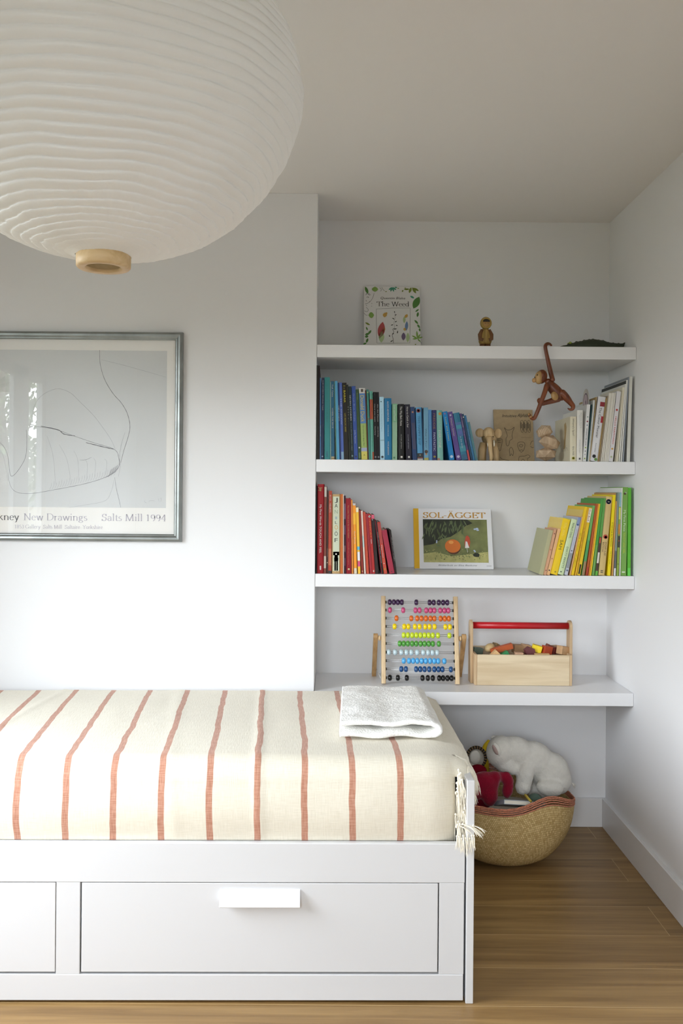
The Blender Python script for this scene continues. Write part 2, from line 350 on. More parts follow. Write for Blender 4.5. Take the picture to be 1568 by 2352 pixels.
# left window: white frame, a broad post where two casements meet
y0, y1, z0, z1 = WL
wnd = tag(bpy.data.objects.new('window_1', None), kind='structure'); C.objects.link(wnd)
b = MB(); X0, X1 = XL-.080, XL-.050
b.box(X0, X1, y0, y1, z0, z0+.06).box(X0, X1, y0, y1, z1-.06, z1).box(X0, X1, y0, y0+.07, z0, z1).box(X0, X1, y1-.06, y1, z0, z1)
b.box(X0, X1, 1.155, 1.40, z0, z1).box(X0, X1, 1.90, 1.99, z0, z1)
b.build('window_frame', M_FR, wnd, bevel=.004)
MB().box(XL-.067, XL-.063, y0+.05, y1-.04, z0+.04, z1-.04).build('window_pane', M_PANE, wnd)
MB().box(XL-.045, XL+.03, y0-.03, y1+.03, z0-.03, z0).build('window_sill', M_TRIM, wnd, bevel=.004)
x0, x1, z0, z1 = WR
wnd = tag(bpy.data.objects.new('added_fill_window', None), kind='structure'); C.objects.link(wnd)  # added window behind the camera, never in view, lets in fill light
b = MB(); X0, X1 = YREAR-.20, YREAR-.13
b.box(x0, x1, X0, X1, z0, z0+.06).box(x0, x1, X0, X1, z1-.06, z1).box(x0, x0+.06, X0, X1, z0, z1).box(x1-.06, x1, X0, X1, z0, z1).box(-.59, -.53, X0, X1, z0, z1)
b.build('window_frame', M_FR, wnd, bevel=.004)
MB().box(x0+.04, x1-.04, YREAR-.17, YREAR-.165, z0+.04, z1-.04).build('window_pane', M_PANE, wnd)
MB().box(x0-.03, x1+.03, YREAR-.13, YREAR+.03, z0-.03, z0).build('window_sill', M_TRIM, wnd, bevel=.004)
# garden outside, met only as a reflection in the picture glass
struct('ground', MB().box(-250, 120, -300, 150, -.6, -.2), mat('paving', '#34372a', .9, var=.15, vscale=2))
M_LEAF = mat('leaf_green', '#5c6a40', .6, var=.35, vscale=8); M_BARK = mat('bark', '#5a4b3c', .9, bump=.5, bscale=20)
def tree(x, y, h, r, n, label, seed):
    rr = random.Random(seed); t = thing('garden_tree', (x, y, -.2), label, 'tree', 'trees outside the window')
    MB().tube([(x, y, -.2), (x+.1, y, h*.3), (x, y+.1, h*.6), (x+.05, y, h*.85)], [.16, .13, .09, .04], 10).build('trunk', M_BARK, t, (x, y, -.2))
    b = MB()
    for _ in range(n):
        a, c, q = rr.random()*2*PI, rr.uniform(-1, 1), rr.random()**.4
        s = math.sqrt(1-c*c); p = Vector((x+r*q*s*math.cos(a), y+r*q*s*math.sin(a), h*.62+r*1.15*q*c))
        if noise.noise(p*1.1) < -.10: continue
        d = Vector((rr.gauss(0, 1), rr.gauss(0, 1), rr.gauss(0, 1))).normalized(); u = d.orthogonal().normalized(); k = rr.uniform(.05, .1); vv = d.cross(u)
        b.add([p-u*k, p+vv*k*.45, p+u*k, p-vv*k*.45], [(0, 1, 2, 3)], 0)
    b.build('foliage', M_LEAF, t, (x, y, -.2))
tree(-4.6, -5.9, 3.9, 1.35, 4200, 'leafy green tree outside the left window, standing nearest the house', 3)
tree(-8.2, -12.5, 4.6, 2.3, 5200, 'taller green tree outside the left window, behind the nearest tree', 5)
# ------------------------------------------------------------------ built-in shelves
SHZ = {1: 1.8535, 2: 1.4385, 3: 1.0245, 4: .6005}
SL = {1: 'top white floating shelf in the alcove, holding a picture book and small figures', 2: 'white floating shelf carrying the blue books and the pale books',
      3: 'white floating shelf carrying the red books and the yellow and green books', 4: 'lowest white floating shelf, holding the abacus and the toolbox'}
for k, z in SHZ.items():
    th = .0455 if k < 3 else .047
    o = MB().box(XA+.0008, XR-.0008, YBR+.0015, YB-.0005, z-th, z).build('floating_shelf', M_SHELF, None, (XA, YBR, z), .0015)
    tag(o, SL[k], 'shelf', 'floating shelves in the alcove')

# ------------------------------------------------------------------ daybed
BA = .0128
BP = at(1086, 2305.5, 2.311); bed = thing('daybed', (BP.x, BP.y, 0), 'white daybed with drawers, standing along the wall beside the alcove', 'bed', rz=BA)
BL, BD = 2.05, .868
# local frame: x from -BL..0 (right end at 0), y 0..BD into the room
def bx(name, *a, bev=.0015, m=M_BED, parent=bed, lab=None):
    o = MB().box(*a).build(name, m, parent, bevel=bev)
    if lab: o['label'] = lab
    return o
RT = .413   # rail top
bx('end_panel', -.0195, 0, 0, BD, 0, .578)
bx('end_panel', -BL, -BL+.02, 0, BD, 0, .578)
bx('back_rail', -BL+.02, -.0195, BD-.02, BD, .08, .50)
bx('top_rail', -BL+.02, -.0235, .003, .022, .3115, RT)
bx('bottom_rail', -BL+.02, -.0255, .003, .022, .0065, .0735)
bx('stile', -.0895, -.0245, .004, .022, .0735, .3113)
bx('stile', -1.078, -1.0165, .004, .022, .0735, .3113)
bx('stile', -BL+.02, -BL+.085, .004, .022, .0735, .3113)
bx('slat_base', -BL+.02, -.0195, .03, BD-.02, .28, .30)
for i, (a, c) in enumerate(((-1.0125, -.0925), (-1.960, -1.0795))):
    d = bx('drawer', a, c, .0035, .0215, .0795, .3095)
    d['label'] = 'wide drawer front with a slanted handle' if i == 0 else 'drawer front cut off by the edge of the view'
    bx('drawer_box', a+.02, c-.02, .022, .60, .09, .25, parent=d)
    hx0, hx1 = (-.6560, -.4490) if i == 0 else (-1.60, -1.39)
    h = MB(); zt, zb = .2925, .2560
    # slanted pull: back edge against the drawer, front face leaning out towards the bottom
    h.add([(hx0, .0035, zt+.002), (hx1, .0035, zt+.002), (hx0, .0035, zb+.012), (hx1, .0035, zb+.012), (hx0, -.022, zb+.003), (hx1, -.022, zb+.003), (hx0, -.020, zb), (hx1, -.020, zb), (hx0, -.001, zt+.002), (hx1, -.001, zt+.002)],
          [(0, 1, 9, 8), (8, 9, 5, 4), (4, 5, 7, 6), (6, 7, 3, 2), (0, 8, 4, 6, 2), (1, 3, 7, 5, 9)])
    o = h.build('handle', mat('handle_white', (.76, .765, .78, 1), .3), d, bevel=.0015)
# mattress (under the throw)
M_MAT = mat('mattress_ticking', '#3c4146', .8, bump=.2)
MT = .606
for z0_, z1_, m_, lab_ in ((.302, .452, M_MAT, 'dark grey lower mattress of the daybed, glimpsed in the gap beside the end panel'), (.454, MT-.004, mat('sheet_white', '#dedbd2', .9), 'upper mattress of the daybed in a pale cover, under the striped throw')):
    mattress = MB().box(-BL+.03, -.064, .028, BD-.03, z0_, z1_).build('mattress', m_, None, bevel=.045 if z0_ > .4 else .02, seg=5)
    mattress.location = bed.location; mattress.rotation_euler = bed.rotation_euler
    tag(mattress, lab_, 'mattress')
# ================================================================== THROW, BLANKET, LANTERN, PICTURE, BASKET
def throw_mat():
    m = bpy.data.materials.new('striped_cotton'); m.use_nodes = True; n = m.node_tree.nodes; l = m.node_tree.links; b = n['Principled BSDF']
    b.inputs['Roughness'].default_value = .92; b.inputs['Specular IOR Level'].default_value = .15; b.inputs['Sheen Weight'].default_value = .15
    uv = n.new('ShaderNodeUVMap'); uv.uv_map = 'UVMap'; sx = n.new('ShaderNodeSeparateXYZ'); l.new(uv.outputs[0], sx.inputs[0])
    # slub noise on the stripe edges
    wn = n.new('ShaderNodeTexNoise'); wn.inputs['Scale'].default_value = 9; mp = n.new('ShaderNodeMapping'); mp.inputs['Scale'].default_value = (.3, 1, 1); l.new(uv.outputs[0], mp.inputs[0]); l.new(mp.outputs[0], wn.inputs['Vector'])
    def M(op, a, bb, c=None):
        k = n.new('ShaderNodeMath'); k.operation = op
        for i, q in enumerate((a, bb, c)):
            if q is None: continue
            if isinstance(q, (int, float)): k.inputs[i].default_value = q
            else: l.new(q, k.inputs[i])
        return k.outputs[0]
    u = M('MULTIPLY_ADD', wn.outputs['Fac'], .012, sx.outputs['X'])
    u = M('SUBTRACT', u, .183+.006-.1242*20)
    ph = M('PINGPONG', M('MODULO', u, .1242), .0621)          # distance to the nearest stripe centre
    mask = M('SUBTRACT', 1.0, M('SMOOTH_MIN', M('MULTIPLY', M('MAXIMUM', M('SUBTRACT', ph, .0078), 0), 900), 1.0, .1))
    mask = M('MULTIPLY', mask, M('LESS_THAN', sx.outputs['X'], .25))
    # weave
    v1 = n.new('ShaderNodeTexNoise'); m1 = n.new('ShaderNodeMapping'); m1.inputs['Scale'].default_value = (420, 28, 1); l.new(uv.outputs[0], m1.inputs[0]); l.new(m1.outputs[0], v1.inputs['Vector']); v1.inputs['Scale'].default_value = 1; v1.inputs['Detail'].default_value = 3
    v2 = n.new('ShaderNodeTexNoise'); m2 = n.new('ShaderNodeMapping'); m2.inputs['Scale'].default_value = (28, 420, 1); l.new(uv.outputs[0], m2.inputs[0]); l.new(m2.outputs[0], v2.inputs['Vector']); v2.inputs['Scale'].default_value = 1; v2.inputs['Detail'].default_value = 3
    wv = M('ADD', v1.outputs['Fac'], v2.outputs['Fac'])
    r = n.new('ShaderNodeValToRGB'); r.color_ramp.elements[0].position = .35; r.color_ramp.elements[1].position = .65; r.color_ramp.elements[0].color = hx('#d5cebc'); r.color_ramp.elements[1].color = hx('#e1dbcb'); l.new(M('MULTIPLY', wv, .5), r.inputs[0])
    r2 = n.new('ShaderNodeValToRGB'); r2.color_ramp.elements[0].position = .40; r2.color_ramp.elements[1].position = .62; r2.color_ramp.elements[0].color = hx('#a8755f'); r2.color_ramp.elements[1].color = hx('#c39680'); l.new(M('MULTIPLY', wv, .5), r2.inputs[0])
    mx = n.new('ShaderNodeMix'); mx.data_type = 'RGBA'; l.new(mask, mx.inputs[0]); l.new(r.outputs[0], mx.inputs[6]); l.new(r2.outputs[0], mx.inputs[7]); l.new(mx.outputs[2], b.inputs['Base Color'])
    bp = n.new('ShaderNodeBump'); bp.inputs['Strength'].default_value = .35; bp.inputs['Distance'].default_value = .0015; l.new(wv, bp.inputs['Height']); l.new(bp.outputs[0], b.inputs['Normal'])
    return m
M_THROW = throw_mat(); M_FRINGE = mat('fringe_yarn', '#f0eada', .95, spec=.1)
throw = thing('throw', bed.location, 'cream woven throw with terracotta stripes and a tasselled edge, spread over the daybed', 'throw', rz=BA)
# profile across the bed, in the bed's local frame: (y, z) from the wall edge over the top and down the front
prof = []
for i in range(13): prof.append((BD+.006, .33+.26*i/12))
for i in range(1, 8):
    a = PI/2*i/8; prof.append((BD-.02+.026*math.cos(a), MT-.018+.026*math.sin(a)))
for i in range(0, 44):
    t = i/43; prof.append((BD-.02-(BD-.02-.085)*t, MT+.008+.012*math.sin(PI*t)*.2+.006*t))
for i in range(1, 15):
    a = PI/2*i/15; prof.append((.085-.066*math.sin(a)*1.0, MT+.014-.062*(1-math.cos(a))))
for i in range(0, 30):
    t = i/29; prof.append((.019-.009*math.sin(PI*t)**.8+.002*t, MT-.048-(MT-.048-RT-.001)*t))
NP = len(prof)
import bisect
cum = [0]
for a, c in zip(prof, prof[1:]): cum.append(cum[-1]+math.hypot(a[0]-c[0], a[1]-c[1]))
xs = [-BL+.027+(BL-.072)*i/190 for i in range(191)]
mb = MB(); mb.uv = []
nx = len(xs)
for j, (y, z) in enumerate(prof):
    nxt = prof[min(j+1, NP-1)]; prv = prof[max(j-1, 0)]; d = Vector((0, nxt[0]-prv[0], nxt[1]-prv[1])).normalized(); nrm = Vector((0, d.z, -d.y))
    if nrm.z < -0.01: nrm = -nrm
    if j > NP-32: nrm = Vector((0, -1, 0))
    for i, x in enumerate(xs):
        s = cum[j]
        p = Vector((x*1.9, s*1.3, 0))
        wr = .0035*noise.noise(p*1.4)+.0022*noise.noise(Vector((x*3, s*7, 3)))
        fold = 0
        for fx, sl, am, wd in ((-.62, .05, .0035, .010), (-1.27, -.1, .003, .012), (-.93, .12, .002, .02)):
            q = (x-fx-sl*s)/wd; fold += am*math.exp(-q*q)
        if y < .1:
            wr += .003*noise.noise(Vector((x*5, z*11, 7)))
        if 13 < j < 22 or z > MT-.02 and y > .2: wr += .002*abs(noise.noise(Vector((x*11, y*4, 1))))
        if j < 14: wr = min(0, wr)
        amp = 1 if NP-1-j > 3 else (NP-1-j)/3
        dz = 0
        P = Vector((x, y, z))+nrm*((wr+fold)*amp+.0015)
        # right end: rounds down toward the mattress corner at the front
        if x > -.12:
            t = (x+.12)/.075; P.z -= .010*t*t*(1 if y > .02 else .2)
            if y < .10: P.y += .022*t*t*(1-max(0, y)/.1*.2)
        mb.v.append(P)
        # stripe coordinate: stripes fan slightly toward the wall
        xw = x+BP.x
        k = min(1, max(0, (y-.03)/(BD-.03))); b1 = 1+.0565*k
        mb.uv.append(((xw+.0323*k)/b1+.003*noise.noise(Vector((x*2, s*3, 5))), s))
for j in range(NP-1):
    for i in range(nx-1): mb.f.append((j*nx+i, j*nx+i+1, (j+1)*nx+i+1, (j+1)*nx+i)); mb.m.append(0); mb.s.append(True)
# flap that falls over the right end and onto the end panel
top = [j for j in range(20, NP-44)]
ends = {}
flap = [(0, 0), (.012, -.002), (.025, -.006), (.039, -.012), (.053, -.017)]
def flap_pt(j, k):
    y, z = prof[j]; base = mb.v[j*nx+nx-1]
    t = (y-.06)/(BD-.06)                      # 1 at wall, 0 at front
    if k < 5:
        dx, dz = flap[k]
        r = .45+.55*max(0, min(1, (t+.02)*6))
        return base+Vector((dx*r, 0, dz*r+.0015*noise.noise(Vector((y*20, k, 0)))))
    hang = (.010, .026, .042)[k-5]
    e_ = flap_pt(j, 4)
    wv = .004*noise.noise(Vector((y*16, 2, k)))
    return e_+Vector(((.004+.004*(k-5))+(abs(wv) if t > .03 else 0), 0, -hang*(.3+.7*min(1, max(0, t*8)))))
v0 = len(mb.v); rows = [j for j in range(14, NP-33)]
for j in rows:
    for k in range(1, 8):
        mb.v.append(flap_pt(j, k)); mb.uv.append((.40+.01*k, cum[j]))
for a in range(len(rows)-1):
    j = rows[a]
    for k in range(7):
        f = lambda r, kk: rows[r]*nx+nx-1 if kk == 0 else v0+r*7+kk-1
        mb.f.append((f(a, k), f(a, k+1), f(a+1, k+1), f(a+1, k))); mb.m.append(0); mb.s.append(True)
cloth = mb.build('cloth', M_THROW, throw)
sd = cloth.modifiers.new('thickness', 'SOLIDIFY'); sd.thickness = .0016; sd.offset = 1
# fringe: knotted tassels of thin yarn along the right edge
fr = MB(); rr = random.Random(11)
def tassel(p, out, length, n=5, drop=1.0, r=.0009, tipspread=.008):
    fr.ell(p, (.0028, .0028, .0034), None, 8, 6)
    for q in range(n):
        d = out.copy(); pts = [p.copy()]; pos = p.copy(); st = length/6*rr.uniform(.8, 1.15); side = Vector((rr.gauss(0, .25), rr.gauss(0, .35), rr.gauss(0, .1)))
        for k in range(6):
            d = (d*.72+Vector((0, 0, -1))*.42*drop+side*.12).normalized(); pos = pos+d*st+Vector((rr.gauss(0, 1), rr.gauss(0, 1), 0))*.0008
            pts.append(pos.copy())
        fr.tube(pts, [r, r, r, r*.9, r*.8, r*.6, r*.3], 5, cap=False)
ed = [mb.v[v0+a*7+6] for a in range(len(rows))]
tot = 84
for i in range(tot):
    t = i/(tot-1); a = t*(len(ed)-1); a0 = int(a); a1 = min(a0+1, len(ed)-1); p = ed[a0].lerp(ed[a1], a-a0)
    y = p.y; L = rr.uniform(.045, .07)
    out = Vector((.7, rr.uniform(-.5, .2), -.25))
    if t < .12: L *= .7
    if 18 <= i <= 24: out = Vector((.9, -.6, -.1)); L *= 1.1
    tassel(p, out, L, 5)
    if i % 3 == 0: tassel(p+Vector((-.006, 0, .002)), Vector((.5, -.5, -.2)), L*.9, 4)
# front corner: edge runs down the gap between mattress and end panel
for i in range(70):
    t = i/69; z = .598-(.598-.445)*t; x = -.046+rr.uniform(0, .018+.008*t)
    tassel(Vector((x, rr.uniform(.012, .05), z)), Vector((rr.uniform(.1, .9), rr.uniform(-.4, .0), -.6)), rr.uniform(.035, .07), 4, 2.0)
for i in range(9):       # the loose knot of fringe hanging over the rail and the panel edge
    tassel(Vector((-.046+.0055*i, -.004, .428+rr.uniform(0, .012))), Vector((.1, -.5, -.5)), rr.uniform(.028, .045), 6, 1.4)
for i in range(7):
    tassel(Vector((-.045+.007*i, .0, .462+.003*math.sin(i))), Vector((.9, -.25, rr.uniform(-.1, .25))), rr.uniform(.035, .05), 5, .25)
fo = fr.build('fringe', M_FRINGE, throw); fo['label'] = 'knotted off-white tassel fringe'

# ---------------- folded white blanket
M_BLK = mat('white_linen', '#efeeea', .95, bump=1.0, bscale=180, spec=.1, sheen=.1)
P0 = at(776, 1698, 2.52); P1 = at(1014, 1694, 2.52)
ZB = MT+.020
def fold_profile(W):
    """one thick ribbon folded in two: centre line and outline in XZ, rounded fold on the right"""
    c = []
    for i in range(61): c.append((.004+(W-.03)*i/60, .0115+.003*math.sin(i*.2)))
    for i in range(1, 9):
        a = -PI/2+PI*i/9; c.append((W-.026+.019*math.cos(a)*1.15, .024+.0135*math.sin(a)*1.05))
    for i in range(61): c.append((W-.028-(W-.034)*i/60, .0410+.0025*math.sin(i*.15+1)))
    return c
W = P1.x-P0.x; cl = fold_profile(W); mb = MB(); NY = 110; n = len(cl); th = .0098; D_ = .485
ring = []
for i, p in enumerate(cl):
    a, b_ = cl[max(i-1, 0)], cl[min(i+1, n-1)]; d = math.hypot(b_[0]-a[0], b_[1]-a[1]); ring.append((-(b_[1]-a[1])/d, (b_[0]-a[0])/d))
out = [(p[0]+q[0]*th, p[1]+q[1]*th) for p, q in zip(cl, ring)]+[(p[0]-q[0]*th, p[1]-q[1]*th) for p, q in reversed(list(zip(cl, ring)))]
m_ = len(out)
for j in range(NY+1):
    t = j/NY; y = 2.512+D_*t; infl = (1-abs(2*t-1)**14)**.5 if abs(2*t-1) < 1 else 0
    cx = sum(p[0] for p in out)/m_
    for i, (x, z) in enumerate(out):
        k = min(i, m_-1-i); ce = cl[min(k, n-1)]
        fx = ce[0]+(x-ce[0])*(.35+.65*infl); fz = ce[1]+(z-ce[1])*(.35+.65*infl)
        # upper layer: front edge set back a little and wavy, sides drawn in toward the wall
        yy = y
        if ce[1] > .03: yy = 2.512+.012*math.sin(fx*9+.4)+.006+(D_-.02)*t
        nn = noise.noise(Vector((fx*9, yy*9, ce[1]*60)))*.0050+noise.noise(Vector((fx*26, yy*26, 3)))*.0022+noise.noise(Vector((fx*90, yy*90, 3)))*.0010
        if j < 8 and ce[1] < .03 and fx > W*.45: fz -= 0; yy += .012*math.sin((fx-W*.45)*16)*(1-j/8)
        if ce[1] > .03 and fx > W*.55: nn += .006*math.exp(-((fx-W*.72)/.05)**2)*math.exp(-t*9)
        mb.v.append(Vector((P0.x+fx*(1-.06*t)+.012*t, yy, ZB+fz+nn*(1 if z > .012 else .2))))
for j in range(NY):
    for i in range(m_): mb.f.append((j*m_+i, j*m_+(i+1) % m_, (j+1)*m_+(i+1) % m_, (j+1)*m_+i)); mb.m.append(0); mb.s.append(True)
for j in (0, NY):
    for k in range(n-1):
        q = [j*m_+k, j*m_+k+1, j*m_+m_-2-k, j*m_+m_-1-k]; mb.f.append(tuple(q if j else q[::-1])); mb.m.append(0); mb.s.append(True)
o = mb.build('blanket', M_BLK, None, (P0.x+W/2, 2.78, ZB))
tag(o, 'folded white textured blanket lying on the right end of the striped throw', 'blanket')

# ---------------- paper lantern
def paper_mat():
    m = bpy.data.materials.new('rice_paper'); m.use_nodes = True; n = m.node_tree.nodes; l = m.node_tree.links; n.clear()
    o = n.new('ShaderNodeOutputMaterial'); mx = n.new('ShaderNodeMixShader'); d = n.new('ShaderNodeBsdfDiffuse'); t = n.new('ShaderNodeBsdfTranslucent'); mx.inputs[0].default_value = .42
    t.inputs[0].default_value = (.97, .96, .935, 1); d.inputs[0].default_value = (.95, .95, .945, 1)
    tc_ = n.new('ShaderNodeTexCoord'); a = n.new('ShaderNodeTexNoise'); a.inputs['Scale'].default_value = 60; a.inputs['Detail'].default_value = 6; l.new(tc_.outputs['Object'], a.inputs['Vector'])
    bp = n.new('ShaderNodeBump'); bp.inputs['Strength'].default_value = .25; bp.inputs['Distance'].default_value = .004; l.new(a.outputs['Fac'], bp.inputs['Height'])
    l.new(bp.outputs[0], d.inputs['Normal']); l.new(d.outputs[0], mx.inputs[1]); l.new(t.outputs[0], mx.inputs[2])
    gl = n.new('ShaderNodeBsdfGlossy'); gl.inputs['Roughness'].default_value = .38; m2 = n.new('ShaderNodeMixShader'); m2.inputs[0].default_value = .03; l.new(mx.outputs[0], m2.inputs[1]); l.new(gl.outputs[0], m2.inputs[2]); l.new(bp.outputs[0], gl.inputs['Normal'])
    l.new(m2.outputs[0], o.inputs[0]); return m
LX, LY = -.408, 1.577
LC = (LX, LY, ZC)
lan = thing('paper_lantern', LC, 'large round ribbed white paper lantern with a small wooden ring underneath, hanging from the ceiling', 'ceiling lamp')
LP = [(.0475, 1.737), (.060, 1.742), (.090, 1.748), (.130, 1.759), (.172, 1.776), (.215, 1.802), (.256, 1.838), (.292, 1.880), (.320, 1.928), (.338, 1.976), (.345, 2.018), (.340, 2.066), (.325, 2.115), (.299, 2.163), (.262, 2.208), (.215, 2.248), (.16, 2.282), (.10, 2.305), (.055, 2.316)]
dense = smooth2(LP, 30); SEG = 240; NR = 50
L_ = [0]
for a, c in zip(dense, dense[1:]): L_.append(L_[-1]+math.hypot(a[0]-c[0], a[1]-c[1]))
TL = L_[-1]
def lrf(q, i, r, z):
    s = L_[i]/TL; ph = s*NR+.34*noise.noise(Vector((math.cos(q)*2.2, math.sin(q)*2.2, s*7)))+.16*noise.noise(Vector((math.cos(q)*5, math.sin(q)*5, s*22)))
    am = .0062+.0026*noise.noise(Vector((math.cos(q)*3, math.sin(q)*3, math.floor(ph)*.7)))
    fade = min(1, s/.05, (1-s)/.05)
    w_ = abs(math.sin(ph*PI))**.7*am*fade*(min(1, r/.12)*.8+.2)
    # puckers low on the shade
    low = math.exp(-((s-.15)/.13)**2); w_ += .0030*low*noise.noise(Vector((q*17, ph*.8, 2)))
    w_ += .0045*noise.noise(Vector((math.cos(q)*1.3, math.sin(q)*1.3, z*5+4)))
    return w_
b = MB(); b.lathe(dense, (LX, LY, 0), SEG, 0, False, lrf)
sh = b.build('paper_shade', paper_mat(), lan, LC)
ring_p = [(.0300, 1.7205), (.0305, 1.7170), (.0330, 1.7158), (.0445, 1.7155), (.0472, 1.7185), (.0475, 1.7385), (.0455, 1.7400), (.0440, 1.7400), (.0435, 1.7225), (.0310, 1.7220)]
MR = wood('ring_beech', '#bb9c6e', '#cfb488', 'X', .5, 3, 60)
b = MB(); b.lathe(ring_p, (LX, LY, 0), 64, 0, True); o = b.build('wooden_ring', MR, lan, LC, 0); o['label'] = 'pale wooden ring closing the bottom of the shade'
b = MB()
for k in range(4):
    a = PI/4+k*PI/2+.3; c, s = math.cos(a), math.sin(a)
    b.tube([(LX+c*(r-.013), LY+s*(r-.013), z+.004) for r, z in LP[1:]], .0015, 6, cap=False)
b.build('wire_frame', mat('wire_steel', '#8a8780', .4, 1), lan, LC)
b = MB(); b.tube([(LX, LY, 2.30), (LX, LY, ZC)], .003, 8).tube([(LX, LY, 2.375), (LX, LY, ZC)], [.045, .05], 24).tube([(LX, LY, 2.24), (LX, LY, 2.31)], [.018, .02], 16)
b.tube([(LX-.055, LY, 2.312), (LX+.055, LY, 2.312)], .002, 6); b.build('cord', mat('cord_white', '#e8e6e0', .5), lan, LC)
b = MB(); b.ell((LX, LY, 2.2), (.03, .03, .04), None, 20, 12); b.build('bulb', mat('opal_bulb', '#f2f0ea', .3), lan, LC)

# ---------------- framed poster
PXR, PXL = at(420, 1000, YBR).x, -1.512; PZT, PZB = at(420, 765, YBR).z, at(418, 1244.5, YBR).z
pic = thing('framed_poster', ((PXL+PXR)/2, YBR, (PZT+PZB)/2), 'framed exhibition poster with a pencil drawing, behind reflecting glass on the left wall', 'picture')
PB = pic.location
YP = YBR-.012
def fpt(d): return lambda u, v: Vector((u, d, v))
M_FRAME = mat('pewter_frame', '#8d918f', .36, .85, var=.18, vscale=14)
fw = .0275; mb = MB(); sec = [(0, 0), (0, -.012), (.003, -.019), (.009, -.0225), (.016, -.021), (.021, -.0165), (.0245, -.0155), (fw, -.013), (fw, 0)]
cor = [(PXL, PZB, 1, 1), (PXR, PZB, -1, 1), (PXR, PZT, -1, -1), (PXL, PZT, 1, -1)]
vs_ = [Vector((cx+sx*d, YBR-.0005+y, cz+sz*d)) for cx, cz, sx, sz in cor for d, y in sec]; ns = len(sec)
fs = [(i*ns+k, i*ns+(k+1) % ns, ((i+1) % 4)*ns+(k+1) % ns, ((i+1) % 4)*ns+k) for i in range(4) for k in range(ns)]
mb.add(vs_, fs); o = mb.build('frame', M_FRAME, pic, PB, .0008); 
MB().box(PXL+fw-.004, PXR-fw+.004, YBR-.0105, YBR-.0085, PZB+fw-.004, PZT-fw+.004).build('glass', clear_glass('picture_glass'), pic, PB)
pm = [mat('poster_paper', '#f5f4f0', .7), mat('drawing_paper', '#d9dcdd', .7, var=.03, vscale=3), mat('poster_dark_ink', '#4b4b50', .7), mat('poster_lilac_ink', '#bcb8c4', .7), mat('pencil', '#7d7d85', .8), mat('pencil_faint', '#a9abb0', .8), mat('pencil_hard', '#55555c', .8)]
mb = MB(); mb.box(PXL+.01, PXR-.01, YBR-.006, YBR-.002, PZB+.01, PZT-.01, 0)
IX1, IZ1, IZ0 = at(381.6, 985, YP).x, at(200, 803+1, YP).z, at(200, 1166.5-1, YP).z; IX0 = PXL+fw+.035
mb.quad(*[Vector((a, YBR-.0063, c)) for a, c in ((IX0, IZ0), (IX1, IZ0), (IX1, IZ1), (IX0, IZ1))], 1)
T = fpt(YBR-.0067)
k = .0355; zb = at(200, 1196, YP).z; s_ = 'Salts Mill 1994'
def sline(s, xr, zb, k, m, wdt=None):
    kk = k if wdt is None else wdt/serif_w(s); return serif(mb, s, T, xr-serif_w(s)*kk, zb, kk, m, ky=k)
sline(s_, at(381, 1195, YP).x, zb, k, 3, at(381, 1195, YP).x-at(231.5, 1195, YP).x)
xnd = at(200, 1195, YP).x; wnd_ = xnd-at(52.5, 1195, YP).x; sline('New Drawings', xnd, zb, k, 3, wnd_)
xk = at(42.5, 1195, YP).x; sline('David Hockney', xk, zb, k, 2, wnd_*serif_w('David Hockney')/serif_w('New Drawings'))
sline('1853 Gallery  Salts Mill  Saltaire  Yorkshire', at(235, 1214, YP).x, at(150, 1214.5, YP).z, .0190, 3, at(235, 1214, YP).x-at(32, 1214, YP).x)
# a plain pencil study of drapery and a rounded cushion
def pz(pts): return [(q.x, q.z) for q in (at(x/3.5636, 740+y/3.5636, YP) for x, y in pts)]
def pen(pts, wd, m, kk=8):
    p = smooth2(pz(pts), kk); n_ = len(p)
    ribbon(mb, p, T, lambda i, dx, dy: wd*(.35+.65*abs(math.sin(PI*(.1+.85*i/n_)))*(.7+.3*math.sin(i*1.7))), m)
pen([(811, 226), (815, 330), (850, 460), (920, 580), (990, 660), (1040, 750), (1060, 850), (1045, 940), (1010, 1050), (985, 1150)], .0022, 4)
pen([(1020, 900), (990, 1000), (975, 1100), (980, 1180), (965, 1265)], .0012, 5)
pen([(825, 305), (1000, 348), (1180, 398), (1357, 449)], .0011, 5)
pen([(935, 1270), (950, 1370), (970, 1450), (985, 1517)], .0014, 4)
pen([(930, 1290), (905, 1390), (855, 1462), (700, 1495), (560, 1518)], .0010, 5)
pen([(240, 850), (430, 872), (600, 930), (760, 985), (930, 1040), (968, 1110), (965, 1190), (880, 1260), (700, 1320), (450, 1370), (250, 1402), (130, 1390), (78, 1330), (62, 1230)], .0018, 4)
pen([(240, 850), (300, 640), (440, 548), (560, 570), (660, 660), (760, 760), (830, 850), (905, 960), (940, 1042)], .0014, 5)
pen([(330, 850), (470, 880), (520, 915), (610, 930)], .0030, 6)
pen([(700, 985), (820, 1015), (930, 1040)], .0030, 6)
pen([(210, 880), (215, 980), (205, 1100), (160, 1190), (105, 1255), (78, 1240), (60, 1100), (20, 1010), (-60, 950)], .0018, 4)
pen([(650, 1127), (700, 1125), (745, 1105)], .0012, 4)
for q in range(9): pen([(-20-q*60, 1010+q*14), (30-q*60, 1120+q*10), (60-q*60, 1300)], .0010, 5)
for x0_, y0_, x1_, y1_ in ((380, 930, 450, 1330), (480, 1000, 580, 1330), (600, 1050, 640, 1300), (690, 1120, 705, 1290), (760, 1110, 770, 1270), (850, 1120, 862, 1250)):
    pen([(x0_, y0_), ((x0_+x1_)/2+14, (y0_+y1_)/2-40), (x1_, y1_)], .0009, 5)
for q in range(26):
    a = 400+q*21; bb = 1372-q*4.6; pen([(a, bb), (a+14, bb-26), (a+18, bb-58-9*math.sin(q*2.1))], .0008, 5, 3)
